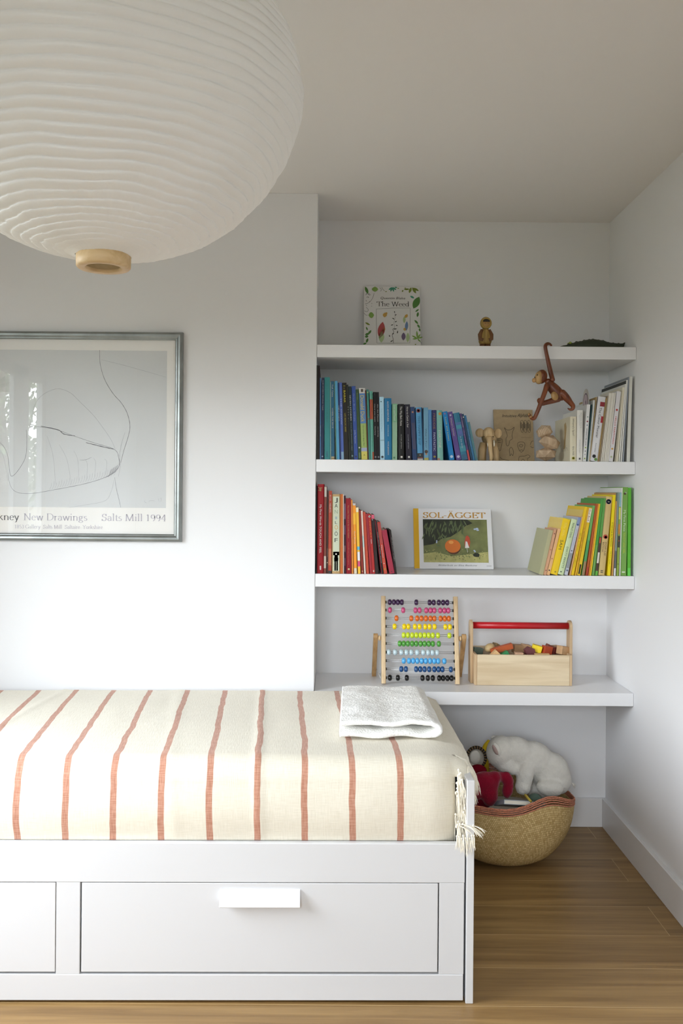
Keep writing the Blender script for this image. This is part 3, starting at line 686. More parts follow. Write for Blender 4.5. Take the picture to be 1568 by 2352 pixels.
for q in range(8): pen([(880+q*9, 1268-q*6), (895+q*9, 1236-q*7), (902+q*8, 1205-q*5)], .0011, 4, 3)
sg = [[(1180, 1458), (1183, 1475), (1196, 1478)], [(1215, 1474), (1225, 1460), (1262, 1462)], [(1292, 1442), (1300, 1470)], [(1306, 1444), (1318, 1440), (1312, 1470)]]
for s in sg: pen(s, .0009, 5, 3)
mb.build('poster', pm, pic, PB)
# ---------------- woven basket
BX, BY = .632, 3.268
M_STRAW = wood('straw', '#b08f55', '#d3b87e', 'Z', .8, .2, 420)
def straw_mat():
    m = bpy.data.materials.new('straw_weave'); m.use_nodes = True; n = m.node_tree.nodes; l = m.node_tree.links; b = n['Principled BSDF']; b.inputs['Roughness'].default_value = .75
    t = n.new('ShaderNodeUVMap'); t.uv_map = 'UVMap'; bk = n.new('ShaderNodeTexBrick'); bk.inputs['Scale'].default_value = 1
    mp = n.new('ShaderNodeMapping'); mp.inputs['Scale'].default_value = (220, 60, 1); l.new(t.outputs[0], mp.inputs[0]); l.new(mp.outputs[0], bk.inputs['Vector'])
    bk.inputs['Brick Width'].default_value = 1.0; bk.inputs['Row Height'].default_value = 1.0; bk.inputs['Mortar Size'].default_value = .10; bk.inputs['Mortar Smooth'].default_value = .8; bk.inputs['Bias'].default_value = 0
    bk.inputs['Color1'].default_value = hx('#b79a60'); bk.inputs['Color2'].default_value = hx('#d6bd86'); bk.inputs['Mortar'].default_value = hx('#8d6d3a')
    nz = n.new('ShaderNodeTexNoise'); nz.inputs['Scale'].default_value = 14; l.new(t.outputs[0], nz.inputs['Vector'])
    mx = n.new('ShaderNodeMix'); mx.data_type = 'RGBA'; mx.blend_type = 'MULTIPLY'; mx.inputs[0].default_value = .5; l.new(bk.outputs['Color'], mx.inputs[6]); l.new(nz.outputs['Color'], mx.inputs[7])
    l.new(bk.outputs['Color'], b.inputs['Base Color'])
    bp = n.new('ShaderNodeBump'); bp.inputs['Strength'].default_value = .6; bp.inputs['Distance'].default_value = .002; bp.invert = True; l.new(bk.outputs['Fac'], bp.inputs['Height']); l.new(bp.outputs[0], b.inputs['Normal'])
    return m
bas = thing('basket', (BX, BY, 0), 'round woven straw basket with a terracotta rim, full of soft toys, on the oak floor', 'basket')
BPf = [(0, .0005), (.05, .0005), (.085, .001), (.115, .006), (.150, .022), (.182, .045), (.208, .075), (.228, .108), (.240, .142), (.246, .175), (.249, .205), (.250, .235)]
dn = smooth2(BPf, 8)
BASR = .003
def rimz(q):   # how far the rim stands above .235, by angle (-90 degrees faces the camera)
    d = math.degrees(q) % 360
    g = lambda c, w_: math.exp(-((((d-c+180) % 360)-180)/w_)**2)
    return .012+.042*g(296, 22)+.004*g(235, 30)-.030*g(5, 28)+.01*g(120, 50)
def bask(f0, f1, off=0.0, nseg=200):
    b = MB(); b.uv = []; n_ = len(dn); rows_ = [dn[int(f0*(n_-1))+i] for i in range(int(f1*(n_-1))-int(f0*(n_-1))+1)]; i0 = int(f0*(n_-1))
    for i, (r, z) in enumerate(rows_):
        for k in range(nseg):
            q = 2*PI*k/nseg; t = max(0, (z-.06)/.175)
            rr_ = r+off+.003*min(1, r/.1)+(.0012 if (k+(i+i0)) % 2 else -.0004)*min(1, r/.1)+.006*noise.noise(Vector((math.cos(q)*1.5, math.sin(q)*1.5, z*6)))*min(1, r/.2)*(1 if z > .03 else 0)
            b.v.append(Vector((BX+rr_*math.cos(q), BY+rr_*math.sin(q), z+rimz(q)*t**1.5))); b.uv.append((k/nseg, (i+i0)/n_))
        b.v  # seam column shares vertices with the first one
    m_ = len(rows_)
    for i in range(m_-1):
        for k in range(nseg): k2 = (k+1) % nseg; b.f.append((i*nseg+k, i*nseg+k2, (i+1)*nseg+k2, (i+1)*nseg+k)); b.m.append(0); b.s.append(True)
    return b
FR = .935
o = bask(0, FR).build('basket_body', straw_mat(), bas, (BX, BY, 0)); s = o.modifiers.new('thickness', 'SOLIDIFY'); s.thickness = .005; s.offset = -1
tr_ = MB(); n_ = len(dn); i0 = int(FR*(n_-1))
for row in range(5):
    f = i0+(n_-1-i0)*(row+.2)/4.4; i = min(int(f), n_-2); r = dn[i][0]+(dn[i+1][0]-dn[i][0])*(f-i); z = dn[i][1]+(dn[i+1][1]-dn[i][1])*(f-i)
    pts = []
    for k in range(241):
        q = 2*PI*k/240; t = max(0, (z-.06)/.175); r2 = r+.0035+.0008*math.sin(k*1.3+row*2)+.006*noise.noise(Vector((math.cos(q)*1.5, math.sin(q)*1.5, z*6)))
        pts.append((BX+r2*math.cos(q), BY+r2*math.sin(q), z+rimz(q)*t**1.5+.0004*math.sin(k*1.3+row)))
    tr_.tube(pts, .0024, 6, cap=False)
o = tr_.build('rim', mat('terracotta_straw', '#b5755a', .75, var=.38, vscale=220), bas, (BX, BY, 0)); o['label'] = 'terracotta plaited rim'
# ================================================================== BOOKS
def dull(c, f):
    c = c.lstrip('#'); v = [int(c[i:i+2], 16) for i in (0, 2, 4)]; g = sum(v)/3
    return '#%02x%02x%02x' % tuple(int(max(0, min(255, (g+(x-g)*1.0)*f))) for x in v)
def book(shelf, frame, row, labelled, opts, geo):
    """frame: (ox, oy, scale, y of the foot) of the close-up the numbers were read in; row: b0, b1, t0, ytop, colour"""
    o = opts or {}; DF = .82 if shelf == 2 and sum(int(row[4][i:i+2], 16) for i in (1, 3, 5)) < 600 else (.82 if int(row[4][1:3], 16) > 1.8*int(row[4][3:5], 16) else .97); col = dull(row[4], DF)
    XLf, th, h, w_ = geo; z0 = SHZ[shelf]; D = o.get('d', .2); Ys = o.get('Y', 3.236+R.uniform(0, .004)); h *= o.get('hk', 1)
    D = min(D, YB-.006-Ys)
    if th < 0: px, off = XLf, 0
    else: px, off = XLf+w_/math.cos(th), -w_
    c, s = math.cos(th), math.sin(th)
    M = Matrix(((c, 0, s, px+off*c), (0, 1, 0, Ys), (-s, 0, c, z0+.0003-off*s), (0, 0, 0, 1)))
    base = M @ Vector((w_/2, D/2, 0)); base.z = z0
    t = o.get('t', .0022 if w_ > .012 else (.0012 if w_ > .006 else .0006))
    root = thing('book', base, labelled, 'book', o.get('group'))
    mats = [mat('cover_'+col.strip('#'), col, o.get('rough', .5), spec=.28 if 'rough' not in o else .5)]; idx = {}
    def mi(cc):
        if cc not in idx: idx[cc] = len(mats); mats.append(mat('ink_'+cc.strip('#'), dull(cc, DF), .5))
        return idx[cc]
    mb = MB()
    sp_ = .0022 if w_ > .02 else 0                      # slightly rounded spine on thick books
    prof_ = [(0, D), (0, sp_), (w_*.12, sp_*.35), (w_*.5, 0), (w_*.88, sp_*.35), (w_, sp_), (w_, D), (w_-t, D), (w_-t, t+sp_), (t, t+sp_), (t, D)]
    n = len(prof_); vs_ = [M @ Vector((a, d, 0)) for a, d in prof_]+[M @ Vector((a, d, h)) for a, d in prof_]
    mb.add(vs_, [(i, (i+1) % n, (i+1) % n+n, i+n) for i in range(n)])
    for z in (0, n):
        for q in ((0, 1, 9, 10), (1, 2, 3, 9), (3, 4, 5, 8, 9), (5, 6, 7, 8)): mb.add(vs_, [tuple(i+z for i in q)])
    sf = lambda u, v: M @ Vector((u, -.0003, v))
    for (v0, v1, cc) in o.get('bands', []):
        e0 = .0004 if w_ > .006 else 0
        mb.quad(sf(e0, v0*h), sf(w_-e0, v0*h), sf(w_-e0, v1*h), sf(e0, v1*h), mi(cc))
    for (u0, u1, v0, v1, cc) in o.get('rects', []):
        f = lambda u, v: M @ Vector((u, -.00045, v)); mb.quad(f(u0*w_, v0*h), f(u1*w_, v0*h), f(u1*w_, v1*h), f(u0*w_, v1*h), mi(cc))
    for (uc, vc, r, cc) in o.get('dots', []):
        rr_ = r*w_; mb.add([M @ Vector((uc*w_+rr_*math.cos(a*PI/7), -.0006, vc*h+rr_*math.sin(a*PI/7))) for a in range(14)], [tuple(range(14))], mi(cc))
    for tx in o.get('text', []):
        s_, v0, v1, cc = tx[:4]; fr_ = tx[4] if len(tx) > 4 else .5; uc = tx[5] if len(tx) > 5 else .5
        L = (v0-v1)*h; hh = w_*fr_; k = mi(cc)
        put_text(mb, s_, lambda u, v: M @ Vector((uc*w_-hh/2+v, -.0009, v0*h-u)), L, hh, k)
    for (s_, uc, v0, cc, hh) in o.get('utext', []):            # upright letters
        k = mi(cc); wd = hh*w_*(.75 if len(s_) == 1 else .6*len(s_)); put_text(mb, s_, lambda u, v: M @ Vector((uc*w_-wd/2+u, -.0009, v0*h+v)), wd, hh*w_, k)
    if o.get('art'): o['art'](mb, M, w_, h, D, mi)
    mb.build('cover', mats, root, base)
    pg = MB().box(t+.0001, w_-t-.0001, t+sp_+.0002, D-.003, .0025, h-.0025, 0, M); pg.build('pages', M_PAGE, root, base)
    return root

def shelve(shelf, rows, group):
    """read every spine in its close-up, keep neighbours from cutting into each other, then build the row"""
    z0 = SHZ[shelf]; G = []
    for frame, row, lab, o in rows:
        ox, oy, sc_, yb = frame; b0, b1, t0, yt, col = row; P = lambda x, y: at(ox+x/sc_, oy+y/sc_, o.get('Y', 3.238))
        A0, A1, T0 = P(b0, yb), P(b1, yb), P(t0, yt); th = math.atan2(T0.x-A0.x, T0.z-z0)
        if abs(th) < .004: th = 0.0
        G.append([A0.x, th, math.hypot(T0.x-A0.x, T0.z-z0), max(.0022, (A1.x-A0.x)*math.cos(th)-.0003)])
    right = sum(g[1] for g in G) > 0
    def gap(a, b, z): return (b[0]+math.tan(b[1])*z)-(a[0]+math.tan(a[1])*z)
    need = .0022
    rng = range(len(G)-2, -1, -1) if right else range(len(G)-1)
    for i in rng:
        a, b = G[i], G[i+1]; zt = min(a[2]*math.cos(a[1]), b[2]*math.cos(b[1]))+.001
        if gap(a, b, 0) < need+.0004: 
            if right: a[0] = b[0]-need-.0004
            else: b[0] = a[0]+need+.0004
        k = min(a[3]/math.cos(a[1])*.8+.0004, .012)
        if gap(a, b, zt) < k:
            if right: a[1] = math.atan(((b[0]+math.tan(b[1])*zt)-k-a[0])/zt)
            else: b[1] = math.atan(((a[0]+math.tan(a[1])*zt)+k-b[0])/zt)
        a[3] = min(a[3], (min(gap(a, b, 0), gap(a, b, zt))-.0004)*math.cos(a[1]))
    if right: G[-1][3] = min(G[-1][3], (XR-.0012-max(G[-1][0], G[-1][0]+math.tan(G[-1][1])*G[-1][2]))*.98)
    else:
        G[0][0] = max(G[0][0], XA+.0008)
    for (frame, row, lab, o), g in zip(rows, G):
        o.setdefault('group', group); book(shelf, frame, row, lab, o, g)
FA = (720, 820, 6.533, 1535); FB = (920, 900, 7.84, 1230); FR_ = (720, 1100, 7.467, 1622); FW = (1270, 840, 7.467, 1640); FY = (1200, 1100, 5.807, 1292)
W, K, CR_ = '#e8e6e0', '#17181a', '#d9d2b8'
blue = [
 (FA, (44, 66, 46, 126, '#3b3a2c'), 'very tall thin olive-black book at the chimney breast end of the blue row', dict(d=.26)),
 (FA, (68, 90, 70, 130, '#2a1519'), 'very tall thin maroon-black book, second in the blue row', dict(d=.26)),
 (FA, (92, 112, 94, 312, '#5f8fc4'), 'thin mid-blue book beside the tall maroon-black one', dict(text=[('THE LITTLE SHIP', .42, .28, W, .5)])),
 (FA, (113, 158, 118, 312, '#253558'), 'slim navy book with small pale title, left of the teal book', dict(text=[('THE STORM WHALE TALE', .97, .60, W, .28)], dots=[(.5, .035, .3, '#9fb2c8')])),
 (FA, (163, 246, 162, 305, '#3f9a9c'), 'wide plain teal book standing near the left end of the blue row', dict(text=[('OCEAN', .10, .03, '#3a4a8c', .3), ('A CHILD OF THE SEA', .92, .45, '#2f7f88', .22)])),
 (FA, (250, 264, 247, 372, '#a9cfc8'), 'sliver of a pale mint book right of the wide teal book', {}),
 (FA, (265, 335, 256, 366, '#2f6f92'), 'petrol blue book with white title and orange label at its foot', dict(text=[('Tall Tales', .96, .80, W, .4), ('WHERE THE SEA IS', .66, .40, W, .35)], bands=[(.0, .012, '#d8a34c'), (.02, .035, '#e6c98a')])),
 (FA, (336, 349, 299, 368, '#8cc7a8'), 'very thin pale green book between two blue ones', {}),
 (FA, (350, 390, 318, 362, '#63b7e6'), 'plain bright sky-blue slim book, fourth step down in the row', {}),
 (FA, (391, 414, 360, 385, '#2a3f78'), 'thin navy book with white marks right of the plain sky-blue one', dict(text=[('night pages', .7, .5, W, .5)])),
 (FA, (415, 456, 384, 385, '#5a74c9'), 'periwinkle slim book left of the black book with yellow letters', dict(text=[('THE SNOW', .8, .45, '#c5d2f0', .4)], rects=[(.0, 1, .0, .10, '#8fb5da')])),
 (FA, (458, 530, 427, 388, '#26221a'), 'black-brown book with bright yellow lettering on its spine', dict(text=[('I - BABAR', .96, .74, '#f0e020', .42), ('LES BEAUX AMIS', .60, .36, '#c9b520', .32)])),
 (FA, (532, 560, 495, 416, '#2b3026'), 'thin dark charcoal book with a column of white dots', dict(dots=[(.5, .70, .18, W), (.5, .665, .18, W), (.5, .63, .18, W), (.5, .595, .18, W), (.5, .55, .14, W)])),
 (FA, (561, 606, 521, 442, '#22363c'), 'dark petrol slim book with dense white lettering', dict(text=[('SEVEN STORIES', .88, .53, W, .42), ('from the mountain cabin', .50, .12, '#a9b8b5', .26)], dots=[(.5, .05, .3, '#8fb0b0')])),
 (FA, (608, 669, 570, 440, '#3f5fb0'), 'royal blue book with pale script, left of a green one', dict(text=[('Great Blue Whale', .90, .52, '#8fa7e0', .38), ('Julia Parson', .40, .22, '#c8d4f0', .34)], dots=[(.5, .04, .28, '#1d2b55')])),
 (FA, (671, 714, 631, 488, '#3d5c36'), 'dark green slim book with small white pictures on its spine', dict(dots=[(.5, .17, .3, W)], text=[('forest', .95, .85, '#8fae7a', .4)], rects=[(.25, .75, .02, .10, '#6f9060')])),
 (FA, (717, 812, 678, 467, '#b9d37c'), 'thick comic annual with white top, blue and pale green spine and yellow foot', dict(bands=[(.0, .115, '#efe26a'), (.115, .165, '#b9c4e2'), (.505, .925, '#5b8fd0'), (.925, 1, W)], text=[('Donald Duck', .895, .525, '#f2dc46', .62), ('Christmas on Bear Mtn', .48, .19, '#4b6a3a', .22)], utext=[('1', .5, .945, '#5a4a3c', .5), ('A', .5, .05, '#7a7a20', .35)])),
 (FA, (813, 828, 772, 500, '#6b3420'), 'sliver of a rust-brown book right of the comic annual', {}),
 (FA, (829, 862, 793, 490, '#49978a'), 'thin sea-green book with one small light dot at the top', dict(dots=[(.5, .96, .3, '#c9e27a'), (.5, .58, .3, '#b0452c')])),
 (FA, (863, 883, 840, 512, '#7fcfc0'), 'thin turquoise book with a red block in the middle', dict(bands=[(.59, .88, '#c2472b')])),
 (FA, (884, 906, 862, 512, '#6fc7ae'), 'thin turquoise book with orange block and orange foot', dict(bands=[(.59, .88, '#d86b33'), (.0, .115, '#cf5f2e')])),
 (FA, (908, 951, 893, 527, '#0f0f12'), 'slim black book with small white title, left one of two alike', dict(text=[('Have you seen', .82, .56, W, .30), ('Red Party', .49, .36, W, .28)], dots=[(.5, .04, .32, '#8a8a90')])),
 (FA, (953, 997, 936, 527, '#121217'), 'slim black book with small white title, right one of two alike', dict(text=[('On the Planet', .82, .56, W, .30), ('and the frog', .49, .34, W, .28)], dots=[(.5, .04, .32, '#8a8a90')])),
 (FA, (999, 1066, 985, 600, '#a9cfe0'), 'pale ice-blue book with a tiny dark bird on its spine', dict(dots=[(.38, .925, .14, '#27505c'), (.5, .045, .28, '#2b3238')], text=[('The Thousand Pages', .82, .45, '#86aebf', .3)], rects=[(.1, .9, .30, .32, '#86a8b8')])),
 (FA, (1068, 1176, 1060, 620, '#2684b8'), 'thick cerulean book with a white title running down its spine', dict(text=[('ALICE’S ADVENTURES', .95, .62, W, .24), ('WONDERLAND', .57, .38, '#cfe4f0', .16), ('TOVE JANSSON', .30, .08, W, .2)])),
 (FA, (1179, 1254, 1180, 702, '#a5cdae'), 'pale mint green book between cerulean and black books', dict(bands=[(.67, 1, '#8cc49a')], text=[('Lost and Found', .97, .70, '#dff0dc', .42)], dots=[(.4, .04, .2, '#4a8c6a')])),
 (FA, (1272, 1361, 1268, 706, '#1c1b1a'), 'black picture book with white serif title and square white mark', dict(text=[('The Way Back Home', .955, .61, W, .36), ('OLIVER JEFFERS', .46, .20, '#a8a8a4', .18)], rects=[(.38, .7, .035, .07, W)])),
 (FA, (1388, 1476, 1364, 712, '#2a2638'), 'dark aubergine picture book with white serif title, right of the black one', dict(text=[('How to Catch a Star', .955, .58, W, .34), ('OLIVER JEFFERS', .46, .20, '#a8a8b4', .18)], rects=[(.38, .7, .035, .07, W)])),
 (FB, (213, 292, 170, 273, '#2f4a78'), 'worn slate-blue book with one orange spot near the top', dict(dots=[(.5, .9, .22, '#c58a6a')], rects=[(.15, .85, .2, .7, '#40466a')])),
 (FB, (300, 404, 268, 281, '#62aede'), 'sky-blue picture book with red badge at top and black label at foot', dict(dots=[(.45, .935, .36, '#8c2f33'), (.45, .935, .2, '#d8e0b0')], bands=[(.03, .045, '#b0552c'), (.045, .13, '#26282a'), (0, .02, '#e8ddc8')], text=[('THIS HAPPY SHIP', .84, .28, '#2b6f8c', .4)], utext=[('V', .5, .075, '#e8e6c0', .35)])),
 (FB, (405, 414, 376, 281, '#274a72'), 'sliver of a deep blue book in the middle of the row', {}),
 (FB, (419, 505, 409, 284, '#7db4d3'), 'light blue picture book with a small brown figure at its foot', dict(dots=[(.5, .16, .38, '#4a3a30'), (.5, .115, .2, '#c98f5a')], bands=[(0, .045, '#c7bf62')], text=[('What is Poo?', .60, .24, '#33566c', .34)])),
 (FB, (508, 570, 494, 322, '#5d9bd4'), 'plain cornflower-blue slim book without a visible title', dict(text=[('sea and sky', .9, .6, '#7fb3df', .3)])),
 (FB, (572, 658, 565, 330, '#33376f'), 'indigo book with gold and white block lettering', dict(text=[('FREDDIE', .93, .62, '#a8794a', .5), ('FANTASTIC', .55, .18, '#d5d3e8', .5)], dots=[(.5, .07, .25, '#d6c04a'), (.5, .07, .14, '#33376f')])),
 (FB, (661, 770, 640, 336, '#8ccbbf'), 'mint picture book with an orange mark at its top, last of the upright ones', dict(dots=[(.6, .93, .26, '#e09a3c'), (.2, .02, .22, '#b7836a')], text=[('STOP THAT', .84, .62, '#b0ddd3', .3), ('EVERYONE', .6, .25, W, .42)])),
 (FB, (880, 986, 748, 362, '#1f8ed6'), 'vivid blue book leaning left, first of the slanting group', dict(text=[('Look and Listen', .88, .40, '#d9dc5a', .3)], dots=[(.45, .955, .2, '#8f86c4'), (.5, .07, .3, '#cfe8ff')])),
 (FB, (1005, 1097, 840, 370, '#6a559e'), 'violet book with cream title leaning left behind the vivid blue one', dict(text=[('Winnie’s Stories', .88, .50, '#e8dcc8', .32)], dots=[(.5, .93, .2, '#cfc6dc'), (.5, .07, .28, '#d8cfee')])),
 (FB, (1100, 1214, 945, 388, '#3a86a8'), 'teal patchwork-patterned book leaning left', dict(bands=[(.50, .80, '#4a74b0'), (.18, .30, '#3f9ab0'), (0, .12, '#2f6a90')], text=[('in the deep', .5, .25, '#c9dcea', .25)], rects=[(.1, .9, .66, .74, '#3f9fb8'), (.2, .8, .55, .61, '#5d6fc0')])),
 (FB, (1216, 1264, 1060, 392, '#5b4a80'), 'thin purple leaning book with a red flash at its foot', dict(text=[('UP CLOSE', .93, .7, W, .3), ('the quiet valley', .64, .36, '#d8cfe0', .3)], bands=[(0, .22, '#d24a48')])),
 (FB, (1266, 1302, 1100, 402, '#2f4f6e'), 'thin slate-blue leaning book with a white mark at top', dict(dots=[(.5, .93, .35, W)])),
 (FB, (1304, 1343, 1142, 428, '#3f7fae'), 'thin mid-blue leaning book, second from the elephant', dict(text=[('deep water', .7, .3, '#9cc4dc', .3)])),
 (FB, (1345, 1386, 1204, 550, '#5f8f98'), 'short grey-teal leaning book, last of the blue row beside the elephant', {}),
]
shelve(2, blue, 'blue and dark books on the second shelf')
red = [
 (FR_, (45, 55, 46, 118, '#1b1b1c'), 'sliver of a black book at the chimney breast end of the red row', dict(d=.24)),
 (FR_, (57, 170, 66, 90, '#a80f1c'), 'tallest red book with long white title, left end of the lower row', dict(d=.26, text=[('Joy', .965, .92, '#b9cf7a', .5), ('My First Words TOUCH AND FEEL', .77, .225, W, .30)], rects=[(.42, .62, .04, .085, W)])),
 (FR_, (173, 222, 184, 130, '#8a4a3a'), 'thin brick book with a cream lower edge, second tallest of the red row', dict(bands=[(.88, .995, '#d8cfc0'), (.06, .2, '#d8c8b8')], d=.24)),
 (FR_, (223, 247, 226, 198, '#4c2a22'), 'thin dark brown book with pale picture spots', dict(dots=[(.5, .13, .35, '#f0d8b0')], rects=[(.3, .7, .2, .3, '#8a5a4a')])),
 (FR_, (249, 309, 261, 206, '#c94f38'), 'brick-orange book with small white capitals', dict(text=[('BO SO', .95, .88, W, .4), ('HEARTS', .85, .74, W, .42)], bands=[(.0, .035, '#2a2a2a'), (.10, .30, '#d8794f')])),
 (FR_, (314, 456, 317, 263, '#b99a6b'), 'wide tan book with a pale green panel of stacked capitals, in the red row', dict(rects=[(.12, .88, .03, .97, '#c5cdb4'), (.26, .76, .155, .20, '#1f2426'), (.14, .88, .23, .275, '#1f2426'), (.30, .72, .19, .275, '#1f2426'), (.30, .48, .035, .16, '#7f8ca6'), (.54, .72, .035, .16, '#7f8ca6')], dots=[(.5, .245, .10, '#d8d8cc')],
    utext=[('J', .5, .905, '#35352f', .5), ('A', .5, .83, '#35352f', .5), ('N', .5, .755, '#8a9a7c', .5), ('I', .5, .685, '#9fb0b0', .34), ('L', .5, .625, '#35352f', .36), ('O', .5, .555, '#c79a4a', .56), ('Ö', .5, .475, '#35352f', .54), ('F', .5, .395, '#35352f', .52)])),
 (FR_, (458, 504, 460, 263, '#e37a34'), 'plain orange book beside the tan book with stacked capitals', {}),
 (FR_, (505, 518, 504, 266, '#eadccb'), 'sliver of a cream book right of the plain orange one', {}),
 (FR_, (520, 560, 521, 290, '#4b2138'), 'dark plum speckled slim book', dict(rects=[(.2, .8, .7, .9, '#a77a9c'), (.2, .8, .5, .62, '#8a5a80'), (.2, .8, .28, .36, '#a06a70'), (.2, .8, .1, .2, '#7a4a6a')])),
 (FR_, (562, 651, 553, 333, '#a30d22'), 'crimson book with thin gold title and a small cream bird', dict(text=[('The Little Train and the Little Rabbit', .91, .47, '#d9a86a', .24), ('Winifred Ferriera', .42, .12, '#c9805a', .2)], dots=[(.5, .06, .2, '#e8d8a0')])),
 (FR_, (653, 690, 638, 362, '#d8863a'), 'thin amber book left of the wider yellow-orange one', {}),
 (FR_, (693, 757, 664, 420, '#f0982a'), 'yellow-orange book with cream top and foot and small white title', dict(bands=[(.97, 1, W), (0, .08, '#d8cdb8'), (.70, .86, '#f4b426')], text=[('Red Book', .6, .42, W, .4)])),
 (FR_, (759, 817, 720, 492, '#eeb93a'), 'thin golden book with blue, white and magenta bands', dict(bands=[(.36, .41, '#53b2d4'), (.20, .33, '#e3dfe8'), (.11, .19, '#c93a78'), (.93, 1, '#ece2c0')])),
 (FR_, (819, 868, 758, 540, '#a33a2a'), 'rust-brown slim book with a tiny cream bird at the foot', dict(dots=[(.5, .04, .25, '#e8c8a0')])),
 (FR_, (869, 902, 806, 548, '#e0d0c4'), 'thin cream book with pale blue speckles in the red row', dict(bands=[(.42, .6, '#b8ccc6')])),
 (FR_, (904, 964, 838, 570, '#e15a3c'), 'bright vermilion slim book', {}),
 (FR_, (966, 1009, 888, 601, '#b92f3c'), 'raspberry slim book with faint dark lettering', dict(text=[('RUNNING HOME', .9, .45, '#7a2030', .4)])),
 (FR_, (1010, 1056, 932, 606, '#c8302e'), 'red slim book with white badge on top and yellow letters', dict(dots=[(.5, .96, .42, W), (.5, .96, .2, K)], text=[('PIPPI AT', .88, .60, '#f0a030', .4), ('SEA', .58, .5, W, .4)], rects=[(.3, .7, .03, .06, W)])),
 (FR_, (1060, 1158, 984, 618, '#2a1c1c'), 'nearly black slanting book with a pink tip', dict(bands=[(.93, 1, '#c9506a')], dots=[(.3, .915, .15, W)])),
 (FR_, (1160, 1176, 1016, 702, '#8f2434'), 'thin wine-red slanting book beside the nearly black one', {}),
 (FR_, (1178, 1204, 1030, 720, '#22201f'), 'thin black slanting book with white lettering', dict(text=[('Little words', .78, .5, W, .5), ('Silly Song', .48, .2, W, .4)])),
 (FR_, (1206, 1300, 1042, 752, '#d8402e'), 'red-orange slanting book with white title word, thick', dict(bands=[(.58, .98, '#bd3a33'), (.0, .3, '#dc4a2a')], text=[('Opposites', .56, .31, W, .42)], dots=[(.5, .09, .26, '#e8c83a'), (.5, .09, .14, '#8a3a1a'), (.45, .2, .14, W)])),
 (FR_, (1302, 1392, 1165, 886, '#b8334c'), 'short rose-red slanting book with no visible title', dict(dots=[(.5, .05, .12, '#5a1a28')])),
 (FR_, (1393, 1408, 1290, 884, '#3a161a'), 'very thin dark red slanting book, second from the right end of the red row', {}),
 (FR_, (1410, 1432, 1308, 880, '#26241f'), 'thin black slanting book with white text, right end of the red row', dict(text=[('the tiny story of night', .84, .3, W, .4)])),
]
shelve(3, red, 'red and orange books on the third shelf')
def art_sketch(cols, seed, n=14):
    def g(mb, M, w_, h, D, mi):
        rr_ = random.Random(seed)
        for q in range(n):
            y0, z0 = rr_.uniform(.15, .9)*D, rr_.uniform(.08, .85)*h; a = rr_.uniform(0, PI)
            pts = [(y0, z0)]
            for k in range(6): a += rr_.uniform(-1, 1); y0 = min(D*.96, max(.006, y0+.012*math.cos(a))); z0 = min(h*.95, max(.01, z0+.012*math.sin(a))); pts.append((y0, z0))
            ribbon(mb, smooth2(pts, 4), lambda u, v: M @ Vector((-.0003, u, v)), .0018, mi(cols[q % len(cols)]))
    return g
def art_spot(mb, M, w_, h, D, mi):
    f = lambda u, v: M @ Vector((-.0003, u, v))
    giraffe = [(.070, .30), (.062, .55), (.050, .78), (.062, .90), (.085, .86), (.080, .6), (.092, .30)]
    mb.add([f(a, b*h) for a, b in giraffe], [tuple(range(len(giraffe)))], mi('#b59a68'))
    for q in range(7): ribbon(mb, [(.03+.012*q, .25*h+.01*(q % 3)), (.05+.012*q, .32*h), (.06+.012*q, .24*h)], f, .0012, mi('#8a8578'))
def art_black_top(mb, M, w_, h, D, mi):
    mb.quad(*[M @ Vector((-.0003, a, b)) for a, b in ((.004, h*.955), (D-.002, h*.955), (D-.002, h*.995), (.004, h*.995))], mi('#22231f'))
